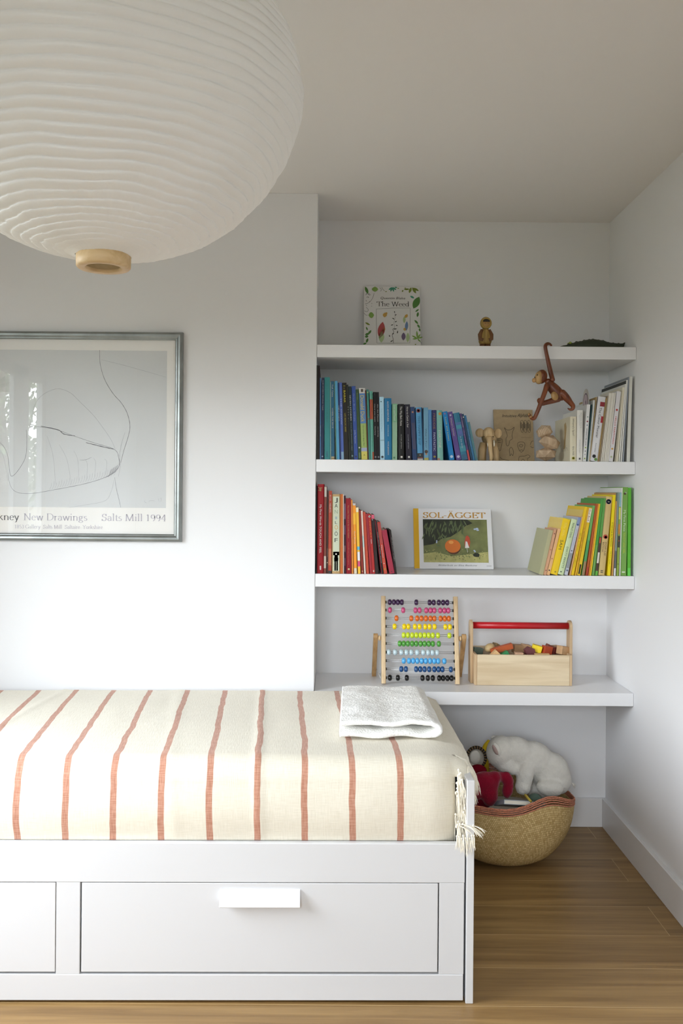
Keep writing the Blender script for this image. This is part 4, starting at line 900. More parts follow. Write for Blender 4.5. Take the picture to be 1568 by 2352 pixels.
white = [
 (FW, (293, 402, 296, 872, '#ddd6bd'), 'cream book with an animal picture on its cover, left end of the pale row', dict(d=.22, text=[('Where’s Spot?', .955, .57, '#5a5648', .28), ('Eric Hill', .33, .14, '#6a6658', .26)], dots=[(.5, .07, .25, '#b9b24a'), (.5, .07, .13, '#5a5a30')], art=art_spot)),
 (FW, (406, 505, 412, 762, '#e4e2db'), 'plain white book with faint grey title, second of the pale row', dict(d=.2, text=[('PRINCESS PETITE', .95, .65, '#a9a9ac', .2, .66), ('BRIGHT DAYS', .90, .70, '#b9b9bc', .16, .36), ('Elisabeth Haugen', .42, .16, '#b4b4b8', .2)], rects=[(.34, .62, .035, .07, '#4a4a50')])),
 (FW, (508, 566, 580, 666, '#e3e3e2'), 'slim white book with a string of small coloured animal dots down its spine', dict(d=.21, text=[('WHERE’S MR LION', .58, .28, '#4a4650', .42)], dots=[(.5, .78, .17, '#5a7a6a'), (.5, .70, .24, '#8c2f3c'), (.5, .635, .17, '#4f5f80'), (.5, .24, .22, '#8fb03a'), (.5, .18, .16, '#33333a'), (.5, .12, .18, '#9a9aa4'), (.5, .05, .22, '#7f9a30')])),
 (FW, (568, 586, 655, 668, '#34555a'), 'thin dark teal book with its spine between white ones', dict(d=.2)),
 (FW, (588, 618, 690, 592, '#d7dbd8'), 'slim pale grey book with a tall cover leaning right', dict(d=.24, text=[('a small quiet house', .6, .3, '#8fa8b4', .4)], art=art_sketch(['#c9b0ae', '#b7a7a0'], 5, 8))),
 (FW, (620, 630, 738, 538, '#d3b67e'), 'thin straw-coloured board book leaning right', dict(d=.22)),
 (FW, (632, 764, 777, 540, '#dfdfe2'), 'thick white book with black handwritten title and red brush patch', dict(d=.26, text=[('The Colour Monster', .83, .36, '#2b2b2e', .34), ('Anna Llenas', .28, .14, '#5a5a60', .16)], rects=[(.35, .95, .85, .92, '#8f2530'), (.7, 1, .60, .70, '#a82a32')], dots=[(.45, .075, .24, K), (.72, .03, .2, '#5f8a3a')])),
 (FW, (766, 784, 912, 556, '#cfae6e'), 'thin golden tan book leaning right beside the thick white one', dict(d=.25)),
 (FW, (786, 812, 936, 520, '#b7a58c'), 'thin beige book, first of the run of thin pale spines', dict(d=.22)),
 (FW, (814, 840, 958, 470, '#e1ddd2'), 'thin off-white picture book, first behind the beige spine', dict(d=.25, art=art_sketch(['#8c8a86'], 2, 10))),
 (FW, (842, 868, 980, 470, '#e4e0d6'), 'thin off-white picture book, second behind the beige spine', dict(d=.25)),
 (FW, (870, 895, 1002, 469, '#dcd8cc'), 'thin off-white picture book, third behind the beige spine', dict(d=.25)),
 (FW, (897, 920, 1026, 468, '#e5e2d9'), 'thin off-white picture book, fourth behind the beige spine', dict(d=.25)),
 (FW, (922, 946, 1052, 466, '#dedacf'), 'thin off-white picture book, touching the white one with red capitals', dict(d=.25)),
 (FW, (948, 1040, 1090, 445, '#dcdadc'), 'white book with red capitals and little farm pictures on its spine', dict(d=.26, text=[('HELLO FARMYARD!', .64, .245, '#c23a34', .4)], dots=[(.5, .735, .25, '#b03428'), (.5, .18, .25, '#c99a4a'), (.5, .065, .25, '#a9b890')])),
 (FW, (1048, 1072, 1182, 432, '#cfc7b0'), 'thin cream book right of the one with red capitals', dict(d=.26)),
 (FW, (1074, 1120, 1196, 372, '#e6e0cc'), 'ivory book with a tall cover near the right wall', dict(d=.27)),
 (FW, (1122, 1140, 1232, 318, '#e8e8e2'), 'thin white book near the right wall', dict(d=.28)),
 (FW, (1156, 1182, 1262, 248, '#e5e5e0'), 'large thin white book with a black strip along the top of its cover', dict(d=.30, art=art_black_top)),
 (FW, (1186, 1216, 1282, 198, '#a9b0ba'), 'large thin grey book, second from the right wall', dict(d=.28)),
 (FW, (1262, 1318, 1308, 186, '#d8d8d0'), 'tallest pale book, standing against the right wall', dict(d=.30)),
]
shelve(2, white, 'white and cream books on the second shelf')
# card disc on a stalk that stands up between two pale books
cd = thing('picture_card', at(1341, 1058, 3.33)-Vector((0, 0, 0)), 'pale round-topped card with a mauve ring drawing, standing up between the white books', 'card')
cb = cd.location.copy(); cb.z = SHZ[2]; cd.location = cb
xc = at(1345, 950, 3.30).x; zt = at(1342, 893, 3.30).z
pl = [(3.262, SHZ[2]+.0005), (3.345, SHZ[2]+.0005)]+[(3.3035+.0415*math.cos(a*PI/12), zt-.0415+.0415*math.sin(a*PI/12)) for a in range(13)]
mb = MB(); mb.add([Vector((xc, y, z)) for y, z in pl]+[Vector((xc+.0015, y, z)) for y, z in pl], [tuple(range(len(pl)))]+[tuple(reversed(range(len(pl), 2*len(pl))))]+[(i, (i+1) % len(pl), (i+1) % len(pl)+len(pl), i+len(pl)) for i in range(len(pl))])
rg = [(3.3035+.030*math.cos(a), zt-.052+.034*math.sin(a)) for a in [k*PI/12 for k in range(24)]]
ribbon(mb, rg, lambda u, v: Vector((xc-.0004, u, v)), .004, 1, True)
mb.add([Vector((xc-.0002, u, v)) for u, v in rg], [tuple(range(24))], 2); mb.add([Vector((xc-.0005, 3.3035+.004*math.cos(k*PI/5), zt-.05+.008*math.sin(k*PI/5))) for k in range(10)], [tuple(range(10))], 1)
mb.build('card', [mat('card_grey', '#c9c6c0', .6), mat('ink_mauve', '#5c4152', .6), mat('card_pink', '#c3b2b8', .6)], cd, cb)
yel = [
 (FY, (215, 276, 350, 690, '#b4b38e'), 'stout plain grey-green book leaning right, left end of the yellow and green row', dict(d=.195, Y=3.244, hk=1.0)),
 (FY, (278, 314, 418, 674, '#cf9f7c'), 'thin peach-orange book leaning right behind the grey-green one', dict(d=.14, dots=[(.5, .9, .25, '#8a4a3a'), (.5, .55, .25, '#a8663a'), (.5, .1, .25, '#8a4a3a')])),
 (FY, (318, 360, 466, 668, '#e0b27e'), 'thin apricot book leaning right, next to the yellow hardback', dict(d=.14, dots=[(.5, .35, .2, '#a8663a'), (.5, .1, .25, '#3a3a3a')])),
 (FY, (362, 466, 538, 545, '#edc80c'), 'thick glossy bright yellow hardback leaning right', dict(d=.20, rough=.15, text=[('Silly Billy', .93, .68, '#f4dc5a', .3), ('SAM', .62, .45, '#6a6a10', .4)], dots=[(.6, .05, .1, '#8a7a10')])),
 (FY, (468, 552, 652, 548, '#ccdcae'), 'pale green book with dark capitals leaning right', dict(d=.18, text=[('ROALD DAHL', .93, .66, '#4a5a48', .34), ('DIRTY BEASTS', .50, .12, '#5f7a60', .34)], dots=[(.4, .05, .12, '#3a4a3a')])),
 (FY, (556, 622, 745, 520, '#bcc0cc'), 'silver-lilac book with a blue-grey top leaning right', dict(d=.21, bands=[(.86, 1, '#7f90b8'), (.12, .38, '#8c9296')], dots=[(.45, .87, .3, '#2b4a78'), (.5, .42, .2, '#3a3a44'), (.5, .08, .28, '#4a5a78')], text=[('WHAT IS A GIRL', .8, .5, '#9a9ab0', .24)])),
 (FY, (624, 642, 815, 512, '#d8a878'), 'thin tan book leaning right beside the silver-lilac one', dict(d=.2)),
 (FY, (644, 690, 848, 380, '#e8c21e'), 'golden yellow picture book with a pale yellow panel on its cover', dict(d=.23, text=[('the paper dragon', .62, .12, '#7a6a1a', .3)], art=lambda mb, M, w_, h, D, mi: mb.quad(*[M @ Vector((-.0003, a, b)) for a, b in ((.01, h*.2), (D-.012, h*.2), (D-.012, h*.95), (.01, h*.95))], mi('#e0c468')))),
 (FY, (692, 722, 886, 384, '#d9a62a'), 'thin mustard book leaning right', dict(d=.22, text=[('a book of songs', .7, .2, '#7a5a10', .4)])),
 (FY, (724, 788, 916, 392, '#e4c02a'), 'yellow book with white title strip on top and black figure at foot', dict(d=.22, bands=[(.78, .985, '#ece4d0'), ], rects=[(.3, .8, .02, .16, '#2a2618')], text=[('Shy Bull', .97, .80, '#8a3a30', .4)])),
 (FY, (790, 834, 950, 362, '#6fae62'), 'slim leaf-green book leaning right behind the yellow ones', dict(d=.24, bands=[(.0, .2, '#9a7a5a'), (.2, .5, '#4c9a5a')])),
 (FY, (838, 874, 988, 336, '#cf6a34'), 'thin burnt-orange book leaning right', dict(d=.25, bands=[(0, .12, '#c03a24')])),
 (FY, (876, 894, 1012, 336, '#e69a3a'), 'thin light orange book leaning right', dict(d=.24)),
 (FY, (896, 916, 1034, 336, '#f0cc30'), 'thin lemon yellow book leaning right', dict(d=.24)),
 (FY, (920, 962, 1066, 276, '#4f9a44'), 'grass-green book with a tall cover leaning right', dict(d=.26, bands=[(0, .4, '#6a9a4c')])),
 (FY, (964, 1006, 1098, 262, '#5f9c4c'), 'green slim book with dark brown and cream picture low on its spine', dict(d=.25, bands=[(0, .06, '#5fae3c'), (.06, .50, '#4a2a24')], rects=[(.1, .9, .16, .3, '#d8cfc4'), (.2, .8, .42, .49, '#c0522c')])),
 (FY, (1010, 1116, 1114, 240, '#ceb47a'), 'thick kraft-tan book with a round navy badge and stacked brown capitals', dict(d=.24, dots=[(.45, .935, .40, '#2a3a78'), (.45, .935, .34, '#6a7ab8'), (.45, .935, .28, '#2a3a78'), (.5, .49, .36, '#b03a2c'), (.55, .485, .22, '#e8e0d0')], utext=[('50', .45, .925, W, .26)],
    text=[('POP-UP', .42, .25, '#6a4a38', .26, .66), ('BOOK', .42, .29, '#6a4a38', .26, .28)], rects=[(.25, .65, .035, .045, '#3a3a3a'), (.25, .65, .055, .065, '#3a3a3a')])),
 (FY, (1130, 1178, 1220, 216, '#ecd41c'), 'lemon yellow book with black capitals down its spine', dict(d=.26, text=[('A TOY FOR ALL REASONS', .66, .36, '#22200c', .42), ('ink and water', .3, .14, '#8a7a10', .3)])),
 (FY, (1184, 1208, 1254, 188, '#c99a5a'), 'thin ochre book with a dark mottled edge', dict(d=.27, bands=[(.9, 1, '#5a6a5a')])),
 (FY, (1212, 1246, 1276, 182, '#8c9a94'), 'thin grey-green book with a white foot', dict(d=.27, bands=[(0, .09, '#e0e0e4'), (.09, .3, '#5f6468')])),
 (FY, (1250, 1286, 1298, 184, '#8fa64a'), 'slim moss-green book with orange and dark picture patches', dict(d=.26, bands=[(.83, 1, '#8fb7c0'), (.68, .82, '#c9cf6a'), (.50, .62, '#c98a3a'), (.34, .48, '#3c3a34')], dots=[(.5, .14, .18, K), (.5, .42, .3, '#b84a3a')])),
 (FY, (1290, 1306, 1326, 120, '#eaeae6'), 'tall thin white book left of the two big green books', dict(d=.27)),
 (FY, (1308, 1394, 1334, 110, '#79a552'), 'wide sage-green book with cream and yellow lettering, second from the right wall', dict(d=.27, text=[('My First Picnic', .74, .50, '#d8e8c8', .42), ('TOUCH AND FEEL', .49, .25, '#c3cf4a', .36)], dots=[(.45, .925, .2, '#4a3a24'), (.6, .935, .14, W)], rects=[(.2, .8, .035, .048, '#dfe8d4')])),
 (FY, (1398, 1441, 1410, 118, '#5fb53a'), 'bright lime-green book at the right wall end of the row', dict(d=.27, bands=[(0, .09, '#66cf50')])),
]
shelve(3, yel, 'yellow and green books on the third shelf')
# ================================================================== THINGS ON THE SHELVES
def zf(ox, oy, s): return lambda x, y, Y: at(ox+x/s, oy+y/s, Y)
def facing(name_, label, shelf, pl, pr, pt, pb, Yb, Yt, thick, col, spinecol=None, cat='book'):
    """hardback standing face-on and leaning back against the alcove wall; returns thing, base, px->point, sizes"""
    z0 = SHZ[shelf]; A = at(pl, pb, Yb); B = at(pr, pb, Yb); T = at(pl, pt, Yt); w_ = B.x-A.x; h = math.hypot(Yt-Yb, T.z-z0); a = math.atan2(Yt-Yb, T.z-z0)
    c, s = math.cos(a), math.sin(a); lift = thick*s
    M = Matrix(((1, 0, 0, A.x), (0, c, s, Yb), (0, -s, c, z0+.0004+lift), (0, 0, 0, 1)))     # local: u across, d back, v up
    base = Vector((A.x+w_/2, Yb+thick/2, z0)); root = thing(name_, base, label, cat)
    return root, base, M, w_, h
def facing_shell(root, base, M, w_, h, thick, mats, spine_m=0, t=.0025):
    mb = MB(); mb.box(0, w_, 0, t, 0, h, 0, M).box(0, w_, thick-t, thick, 0, h, 0, M).box(0, t, t, thick-t, 0, h, spine_m, M); return mb
def leaf(mb, fn, x, y, L, wd, a, m):
    n = 7; c, s = math.cos(a), math.sin(a); p = []
    for i in range(n+1): t = i/n; p.append((t*L, wd*math.sin(PI*t)**.8))
    for i in range(n-1, 0, -1): t = i/n; p.append((t*L, -wd*math.sin(PI*t)**.8))
    mb.add([fn(x+u*c-v*s, y+u*s+v*c) for u, v in p], [tuple(range(len(p)))], m)
# --- white picture book with leaves on the top shelf
root, base, M, w_, h = facing('picture_book', 'white picture book with green leaf border standing face-on on the top shelf', 1, 835.5, 966, 659.5, 815, 3.478, 3.538, .012, None)
mats = [mat('cover_white', '#dcdcda', .4), mat('leaf_a', '#4f7f3c', .6), mat('leaf_b', '#3f8f74', .6), mat('leaf_c', '#7fa34f', .6), mat('leaf_d', '#6f7f2a', .6), mat('ink_black', '#1a1a1a', .6), mat('fig_red', '#a8494a', .6), mat('fig_ochre', '#c9a050', .6), mat('fig_blue', '#6a86ae', .6), mat('fig_mauve', '#6a5a78', .6), mat('fig_green', '#a9bf8c', .6)]
mb = facing_shell(root, base, M, w_, h, .012, mats)
Z8 = lambda x, y: M @ Vector(((x-72)/600*w_, -.0004, h*(1-(y-93)/717)))
lf = lambda u, v: M @ Vector((u, -.0004, v)); U = lambda x: (x-72)/600*w_; V = lambda y: h*(1-(y-93)/717); q_ = w_/600
for (x, y, L, wd, a, m) in ((85, 95, 90, 16, -70, 1), (190, 95, 60, 33, -90, 3), (375, 100, 50, 9, -140, 2), (375, 100, 55, 9, -110, 2), (378, 100, 55, 9, -75, 2), (380, 100, 50, 9, -40, 2), (400, 100, 30, 8, -10, 2),
    (580, 100, 70, 14, -110, 4), (590, 100, 80, 14, -60, 4), (560, 118, 60, 10, 185, 4), (600, 105, 70, 12, -30, 4), (600, 325, 150, 36, 65, 1), (610, 215, 50, 12, 150, 2), (620, 360, 50, 9, 40, 1), (640, 415, 60, 12, 80, 1),
    (120, 400, 60, 34, 5, 3), (85, 475, 60, 10, -30, 4), (95, 520, 45, 8, -70, 1), (150, 555, 60, 12, 235, 1), (130, 590, 50, 14, 200, 1), (120, 620, 40, 13, 190, 1), (115, 640, 55, 12, 250, 1), (100, 690, 40, 10, 200, 1), (610, 445, 60, 11, -50, 1), (640, 490, 50, 11, -60, 1), (660, 530, 40, 9, -80, 1),
    (640, 640, 70, 9, 150, 3), (640, 640, 90, 10, 95, 3), (640, 640, 60, 9, 60, 3), (640, 640, 60, 8, 20, 3), (640, 640, 55, 8, 185, 3), (640, 640, 50, 8, -50, 3), (430, 112, 20, 5, 0, 4), (505, 110, 20, 5, 10, 4), (300, 150, 18, 5, 20, 4), (480, 150, 26, 7, 60, 4), (610, 705, 18, 6, 30, 4)):
    leaf(mb, lf, U(x), V(y), L*q_, wd*q_, math.radians(a), m)
for pts in (((180, 165), (165, 215), (130, 262), (85, 280)), ((95, 315), (118, 340), (105, 362), (75, 352)), ((70, 372), (90, 395), (112, 398)), ((240, 105), (258, 125), (250, 145)), ((262, 102), (280, 130), (296, 138)), ((640, 640), (668, 672), (682, 690))):
    ribbon(mb, smooth2([(U(x), V(y)) for x, y in pts], 5), lf, .0011, 5)
for q in range(16): x, y = 90+R.random()*70, 165+R.random()*140; ribbon(mb, [(U(x), V(y)), (U(x+9), V(y+R.uniform(-14, 14)))], lf, .0013, 5)
ribbon(mb, [(U(x), V(y)) for x, y in ((203, 333), (380, 322), (566, 320), (562, 500), (558, 686), (380, 690), (210, 690), (204, 500))], lf, .0011, 5, True)
put_text(mb, 'Quentin Blake', lambda u, v: lf(U(246)+u, V(228)+v), U(512)-U(246), .0105, 5, .25)
serif(mb, 'The', lambda u, v: lf(u, v), U(208), V(303), (U(345)-U(208))/serif_w('The'), 5, ky=.0285)
serif(mb, 'Weed', lambda u, v: lf(u, v), U(366), V(303), (U(556)-U(366))/serif_w('Weed'), 5, ky=.0285)
# plain two-figure sketch with a sprig between
for (x, y, L, wd, a, m) in ((240, 640, 190, 38, 80, 6), (255, 685, 130, 30, 88, 10), (265, 575, 60, 16, 60, 7), (290, 420, 55, 22, 80, 7), (300, 395, 36, 12, 60, 7), (520, 560, 110, 17, 85, 8), (500, 480, 80, 14, 88, 10), (535, 680, 110, 18, 88, 10), (490, 660, 90, 22, 88, 9), (503, 560, 36, 16, 80, 7), (510, 425, 50, 16, 60, 7)):
    leaf(mb, lf, U(x), V(y), L*q_, wd*q_, math.radians(a), m)
ribbon(mb, smooth2([(U(x), V(y)) for x, y in ((384, 686), (380, 640), (372, 605), (388, 570), (378, 545), (400, 530))], 5), lf, .0016, 5)
ribbon(mb, smooth2([(U(x), V(y)) for x, y in ((398, 525), (392, 470), (404, 420), (400, 365))], 5), lf, .0007, 5)
for (x, y, L, a) in ((384, 545, 40, 10), (400, 470, 26, 30), (398, 440, 30, 150), (402, 400, 22, 40), (400, 372, 20, 100), (385, 495, 30, 200), (410, 500, 22, -20), (345, 625, 24, 100), (425, 590, 36, 80), (380, 660, 34, 210), (370, 600, 26, 40)):
    leaf(mb, lf, U(x), V(y), L*q_, 5*q_, math.radians(a), 5)
mb.build('cover', mats, root, base, .0006); MB().box(.0028, w_-.003, .0027, .0093, .003, h-.003, 0, M).build('pages', M_PAGE, root, base)
# --- wooden doll in a hooded parka
zd = zf(820, 640, 4.612); DY = 3.36
dz0 = SHZ[1]; dc = zd(1350, 600, DY); doll = thing('wooden_doll', (dc.x, DY, dz0), 'small carved wooden doll in a hooded yellow-brown parka on the top shelf', 'figurine'); bs = (dc.x, DY, dz0)
wood_par = wood('doll_ochre', '#8a6d33', '#a98a48', 'Z', .5, 6, 60); wood_br = wood('doll_brown', '#5d3a22', '#7a5230', 'Z', .5, 6, 60); ux = 1/4.612/610
b = MB(); bc = zd(1355, 612, DY)
b.lathe([(.001, -.030), (.020, -.030), (.0245, -.020), (.0225, .0), (.019, .016), (.0125, .028), (.001, .030)], (bc.x, DY, bc.z), 28).build('parka', wood_par, doll, bs)
b = MB()
for sx in (-1, 1): b.tube([(bc.x+sx*.012, DY-.008, bc.z+.022), (bc.x+sx*.021, DY-.010, bc.z+.004), (bc.x+sx*.021, DY-.014, bc.z-.012), (bc.x+sx*.010, DY-.021, bc.z-.017)], [.0075, .0085, .0075, .006], 14)
b.build('sleeve', wood_br, doll, bs)
b = MB(); b.box(bc.x-.0045, bc.x+.0045, DY-.0245, DY-.0195, bc.z-.026, bc.z+.022).build('coat_trim', wood_par, doll, bs, .001)
b = MB()
for sx in (-1, 1): b.tube([(bc.x+sx*.010, DY, dz0+.0005), (bc.x+sx*.010, DY, bc.z-.024)], [.0105, .0105], 18)
b.build('trousers', wood_br, doll, bs)
hc = zd(1362, 472, DY); b = MB(); b.ell(hc, (.0215, .018, .0235), None, 28, 18).build('hood', wood_par, doll, bs)
b = MB(); pts = [(hc.x+.0165*math.cos(a), DY-.0125, hc.z-.002+.0175*math.sin(a)) for a in [k*2*PI/28 for k in range(29)]]
b.tube(pts, .0038, 8, cap=False).build('fur_rim', mat('doll_rim', '#a88c4a', .7, bump=.6, bscale=300), doll, bs)
b = MB(); b.ell((hc.x, DY-.011, hc.z-.004), (.0145, .010, .0155), None, 24, 16).build('face', mat('doll_face', '#a9824a', .5), doll, bs)
b = MB(); b.ell((hc.x, DY-.0135, hc.z+.0055), (.0135, .0085, .0070), None, 20, 12)
for sx in (-1, 1): b.ell((hc.x+sx*.0052, DY-.0206, hc.z-.004), (.0026, .001, .0008), None, 8, 6)
b.build('hair', mat('doll_hair', '#191410', .5), doll, bs)
# --- carved crocodile
zc = zf(1240, 760, 4.7805); CY = 3.36
prf = [(220, 170, 4), (255, 160, 9), (290, 155, 12), (315, 132, 15), (332, 128, 16), (350, 136, 17), (400, 118, 22), (440, 116, 26), (485, 102, 29), (540, 95, 31), (580, 91, 31), (640, 100, 29), (690, 106, 25), (745, 126, 20), (800, 133, 15), (860, 138, 11), (900, 138, 8), (925, 127, 6), (945, 118, 3)]
cz = SHZ[1]; b = MB(); ring = []
L0 = zc(580, 100, CY); croc = thing('crocodile_figure', (L0.x, CY, cz), 'long low dark green wooden crocodile on the right end of the top shelf', 'figurine'); bs = (L0.x, CY, cz)
vs_, fs = [], []
for i, (x, y, hw) in enumerate(prf):
    P = zc(x, y, CY); hh = max(.003, (P.z-cz)); c_ = cz+hh/2+.0003 if x < 930 else cz+hh*.75; rr_ = hh/2 if x < 930 else hh*.2
    wv = hw*.0009
    if x > 900: bz = zc(x, 178-(x-900)*1.25, CY).z; rr_ = max(.001, (P.z-bz)/2); c_ = bz+rr_
    for k in range(14):
        a = 2*PI*k/14; vs_.append(Vector((P.x, CY+wv*math.cos(a), c_+rr_*math.sin(a)*(1 if math.sin(a) > 0 else .999))))
n_ = len(prf)
for i in range(n_-1):
    for k in range(14): k2 = (k+1) % 14; fs.append((i*14+k, i*14+k2, (i+1)*14+k2, (i+1)*14+k))
fs += [tuple(range(13, -1, -1)), tuple((n_-1)*14+k for k in range(14))]
b.add(vs_, fs, 0, True)
for i in range(5, 16):
    x, y, hw = prf[i]; P = zc(x, y, CY); b.ell(P-Vector((0, 0, .002)), (.006, .004, .004), None, 8, 6)
b.build('body', mat('croc_green', '#2e3524', .55, var=.2, vscale=60), croc, bs)
b = MB()
for dy in (-.012, .012): b.ell(zc(322, 134, CY)+Vector((0, dy, -.001)), (.0055, .004, .0045), None, 12, 8)
b.build('eye', mat('croc_eye', '#8a9a3a', .4), croc, bs)
b = MB()
for x in (430, 780):
    for dy in (-.022, .022): P = zc(x, 160, CY); b.tube([(P.x, CY+dy*.6, cz+.014), (P.x-.006, CY+dy*1.3, cz+.008), (P.x-.010, CY+dy*1.3, cz+.003)], [.006, .005, .0035], 10)
b.build('leg', mat('croc_green', '#2e3524'), croc, bs)
# --- teak monkey hanging from the top shelf by one arm
zm = zf(1180, 780, 9.8); MU = 1/9.8/640
TEAK = wood('teak', '#54260d', '#7a3d18', 'Z', .38, 7, 70); LIMBA = wood('limba', '#977240', '#b08e5a', 'Z', .42, 7, 70)
p0 = zm(900, 1150, 3.203); mon = thing('toy_monkey', p0, 'brown wooden monkey hanging by one arm from the front edge of the top shelf', 'toy'); bs = p0
def chain(name, pts, m, seg=16, parent=mon, lab=None):
    P = [zm(x, y, Y) for x, y, Y, r in pts]; rs = [r*MU for *_, r in pts]
    Q = smooth2([(p.x, p.y, p.z, r) for p, r in zip(P, rs)], 5)
    b = MB(); b.tube([q[:3] for q in Q], [q[3] for q in Q], seg)
    b.ell(Q[0][:3], (Q[0][3],)*3, None, 14, 10).ell(Q[-1][:3], (Q[-1][3],)*3, None, 14, 10)
    o = b.build(name, m, parent, bs); 
    if lab: o['label'] = lab
    return o
chain('torso', [(770, 950, 3.203, 75), (830, 1040, 3.203, 112), (930, 1150, 3.203, 130), (1020, 1250, 3.203, 122), (1070, 1290, 3.203, 85)], TEAK)
chain('arm', [(838, 128, 3.236, 22), (800, 98, 3.231, 30), (745, 98, 3.220, 38), (706, 150, 3.213, 42), (728, 300, 3.2125, 42), (785, 560, 3.209, 48), (835, 780, 3.204, 52), (868, 905, 3.198, 54)], TEAK, lab='raised arm hooked over the shelf edge')
chain('arm', [(740, 1040, 3.184, 62), (690, 1190, 3.180, 54), (620, 1380, 3.178, 50), (540, 1590, 3.178, 46), (490, 1710, 3.180, 44), (450, 1770, 3.181, 46), (395, 1765, 3.180, 40), (350, 1700, 3.178, 34)], TEAK, lab='lowered arm')
b = MB(); b.ell(zm(372, 1735, 3.1785), (.0062, .0058, .0068), None, 14, 10).ell(zm(345, 1690, 3.178), (.0055, .0052, .0062), None, 14, 10); b.build('hand', LIMBA, mon, bs)
chain('leg', [(990, 1330, 3.207, 78), (860, 1375, 3.209, 66), (720, 1415, 3.210, 56), (620, 1430, 3.211, 60), (575, 1370, 3.211, 58)], TEAK, lab='leg stretched forward')
chain('leg', [(1090, 1210, 3.192, 86), (1180, 1310, 3.190, 82), (1270, 1420, 3.190, 62), (1325, 1490, 3.190, 52), (1318, 1555, 3.190, 42), (1262, 1575, 3.190, 28), (1215, 1552, 3.190, 14)], TEAK, lab='leg stretched backward with curled foot')
b = MB(); b.ell(zm(915, 1270, 3.186), (.0125, .0080, .0165), Matrix.Rotation(math.radians(-22), 3, 'Y'), 24, 16); b.build('belly', LIMBA, mon, bs)
hd = zm(620, 835, 3.205)
b = MB(); b.ell(hd, (.0200, .0190, .0255), Matrix.Rotation(math.radians(12), 3, 'Y'), 28, 20); head = b.build('head', TEAK, mon, bs)
b = MB(); b.ell(zm(565, 850, 3.201), (.0155, .0160, .0235), Matrix.Rotation(math.radians(12), 3, 'Y'), 28, 20); b.ell(zm(560, 925, 3.200), (.0125, .012, .0125), None, 20, 14)
b.build('face', LIMBA, head, bs)
b = MB(); b.ell(zm(455, 915, 3.198), (.0080, .0085, .0085), None, 18, 12); b.build('muzzle', mat('muzzle_wood', '#b48a58', .45), head, bs)
b = MB(); b.ell(zm(525, 795, 3.1862), (.0022, .0014, .0022), None, 10, 8).ell(zm(468, 848, 3.190), (.0022, .0018, .0022), None, 10, 8); b.build('eye', mat('bead_black', '#0c0a08', .2), head, bs)
b = MB(); b.ell(zm(660, 800, 3.186), (.0055, .003, .0075), None, 14, 10).ell(zm(640, 790, 3.224), (.0055, .003, .0075), None, 14, 10); b.build('ear', TEAK, head, bs)
# --- oak elephant
ze = zf(1080, 760, 6.031); EY = 3.292; EU = 1/6.031/622; ez = SHZ[2]
OAK = wood('elephant_oak', '#a98c62', '#c8ad82', 'Z', .5, 7, 90); p0 = ze(255, 1790, EY); ele = thing('toy_elephant', (p0.x, EY, ez), 'pale oak elephant figure at the end of the blue books', 'toy'); bs = (p0.x, EY, ez)
b = MB(); b.ell(ze(262, 1470, EY+.035), (.0285, .040, .0325), None, 28, 20); b.build('body', OAK, ele, bs)
b = MB(); b.ell(ze(252, 1425, EY), (.0225, .022, .0245), None, 28, 20)
tr = smooth2([(*ze(255, 1480, EY-.012), .0115), (*ze(268, 1570, EY-.022), .0088), (*ze(278, 1670, EY-.022), .0078), (*ze(290, 1740, EY-.022), .0076), (*ze(285, 1785, EY-.027), .0060)], 6)
b.tube([q[:3] for q in tr], [q[3] for q in tr], 18); b.ell(tr[-1][:3], (.006, .006, .006), None, 12, 8)
hdo = b.build('head', OAK, ele, bs)
for sx, (x, y, rx, rz) in ((-1, (130, 1412, .0165, .0165)), (1, (385, 1418, .0150, .0175))):
    b = MB(); b.ell(ze(x, y, EY+.004), (rx, .0045, rz), Matrix.Rotation(math.radians(18*sx), 3, 'Z'), 24, 14); b.build('ear', OAK, hdo, bs)
for x, dz in ((238, 0), (325, 0)):
    a = ze(x, 1520, EY-.014); c_ = ze(x+3, 1600, EY-.026); b = MB(); b.tube([a, a.lerp(c_, .5)+Vector((0, -.003, -.002)), c_], [.0032, .003, .0012], 10); b.build('tusk', mat('tusk_white', '#e0dccc', .4), hdo, bs)
b = MB(); b.ell(ze(188, 1465, EY-.0165), (.0016, .0014, .0016), None, 8, 6).ell(ze(312, 1465, EY-.0165), (.0016, .0014, .0016), None, 8, 6); b.build('eye', mat('bead_black', '#0c0a08'), hdo, bs)
for x, dy, r in ((158, -.002, .0140), (352, .002, .0115), (175, .055, .0125), (345, .055, .0125)):
    a = ze(x, 1560, EY+dy); b = MB(); b.tube([(a.x, EY+dy, ez+.0005), (a.x, EY+dy, ez+.012), (a.x, EY+dy, ez+.040), (a.x+(.006 if x < 250 else -.006), EY+dy+.006, ez+.066)], [r, r*.95, r, r*.9], 20); b.build('leg', OAK, ele, bs)
# --- kraft alphabet book
root, base, M, w_, h = facing('kraft_book', 'brown kraft-paper book with black line drawings standing face-on behind the oak elephant', 2, 1137, 1227.5, 942, 1060, 3.488, 3.536, .010, None)
mats = [mat('kraft', '#b7a07c', .8, var=.06, vscale=60), mat('ink_black', '#1a1a1a')]
mb = facing_shell(root, base, M, w_, h, .010, mats, t=.0016)
lf = lambda u, v: M @ Vector((u, -.0004, v)); U = lambda x: (x-345)/543*w_; V = lambda y: h*(1-(y-1096)/715)
put_text(mb, 'Intuitive', lambda u, v: lf(U(462)+u, V(1200)+v), U(658)-U(462), .0125, 1, .3)
put_text(mb, 'Alphabet', lambda u, v: lf(U(672)+u, V(1196)+v), U(862)-U(672), .0150, 1, .3)
def kr(pts, closed=False, wd=.0013): ribbon(mb, smooth2([(U(x), V(y)) for x, y in pts], 5, closed), lf, wd, 1, closed)
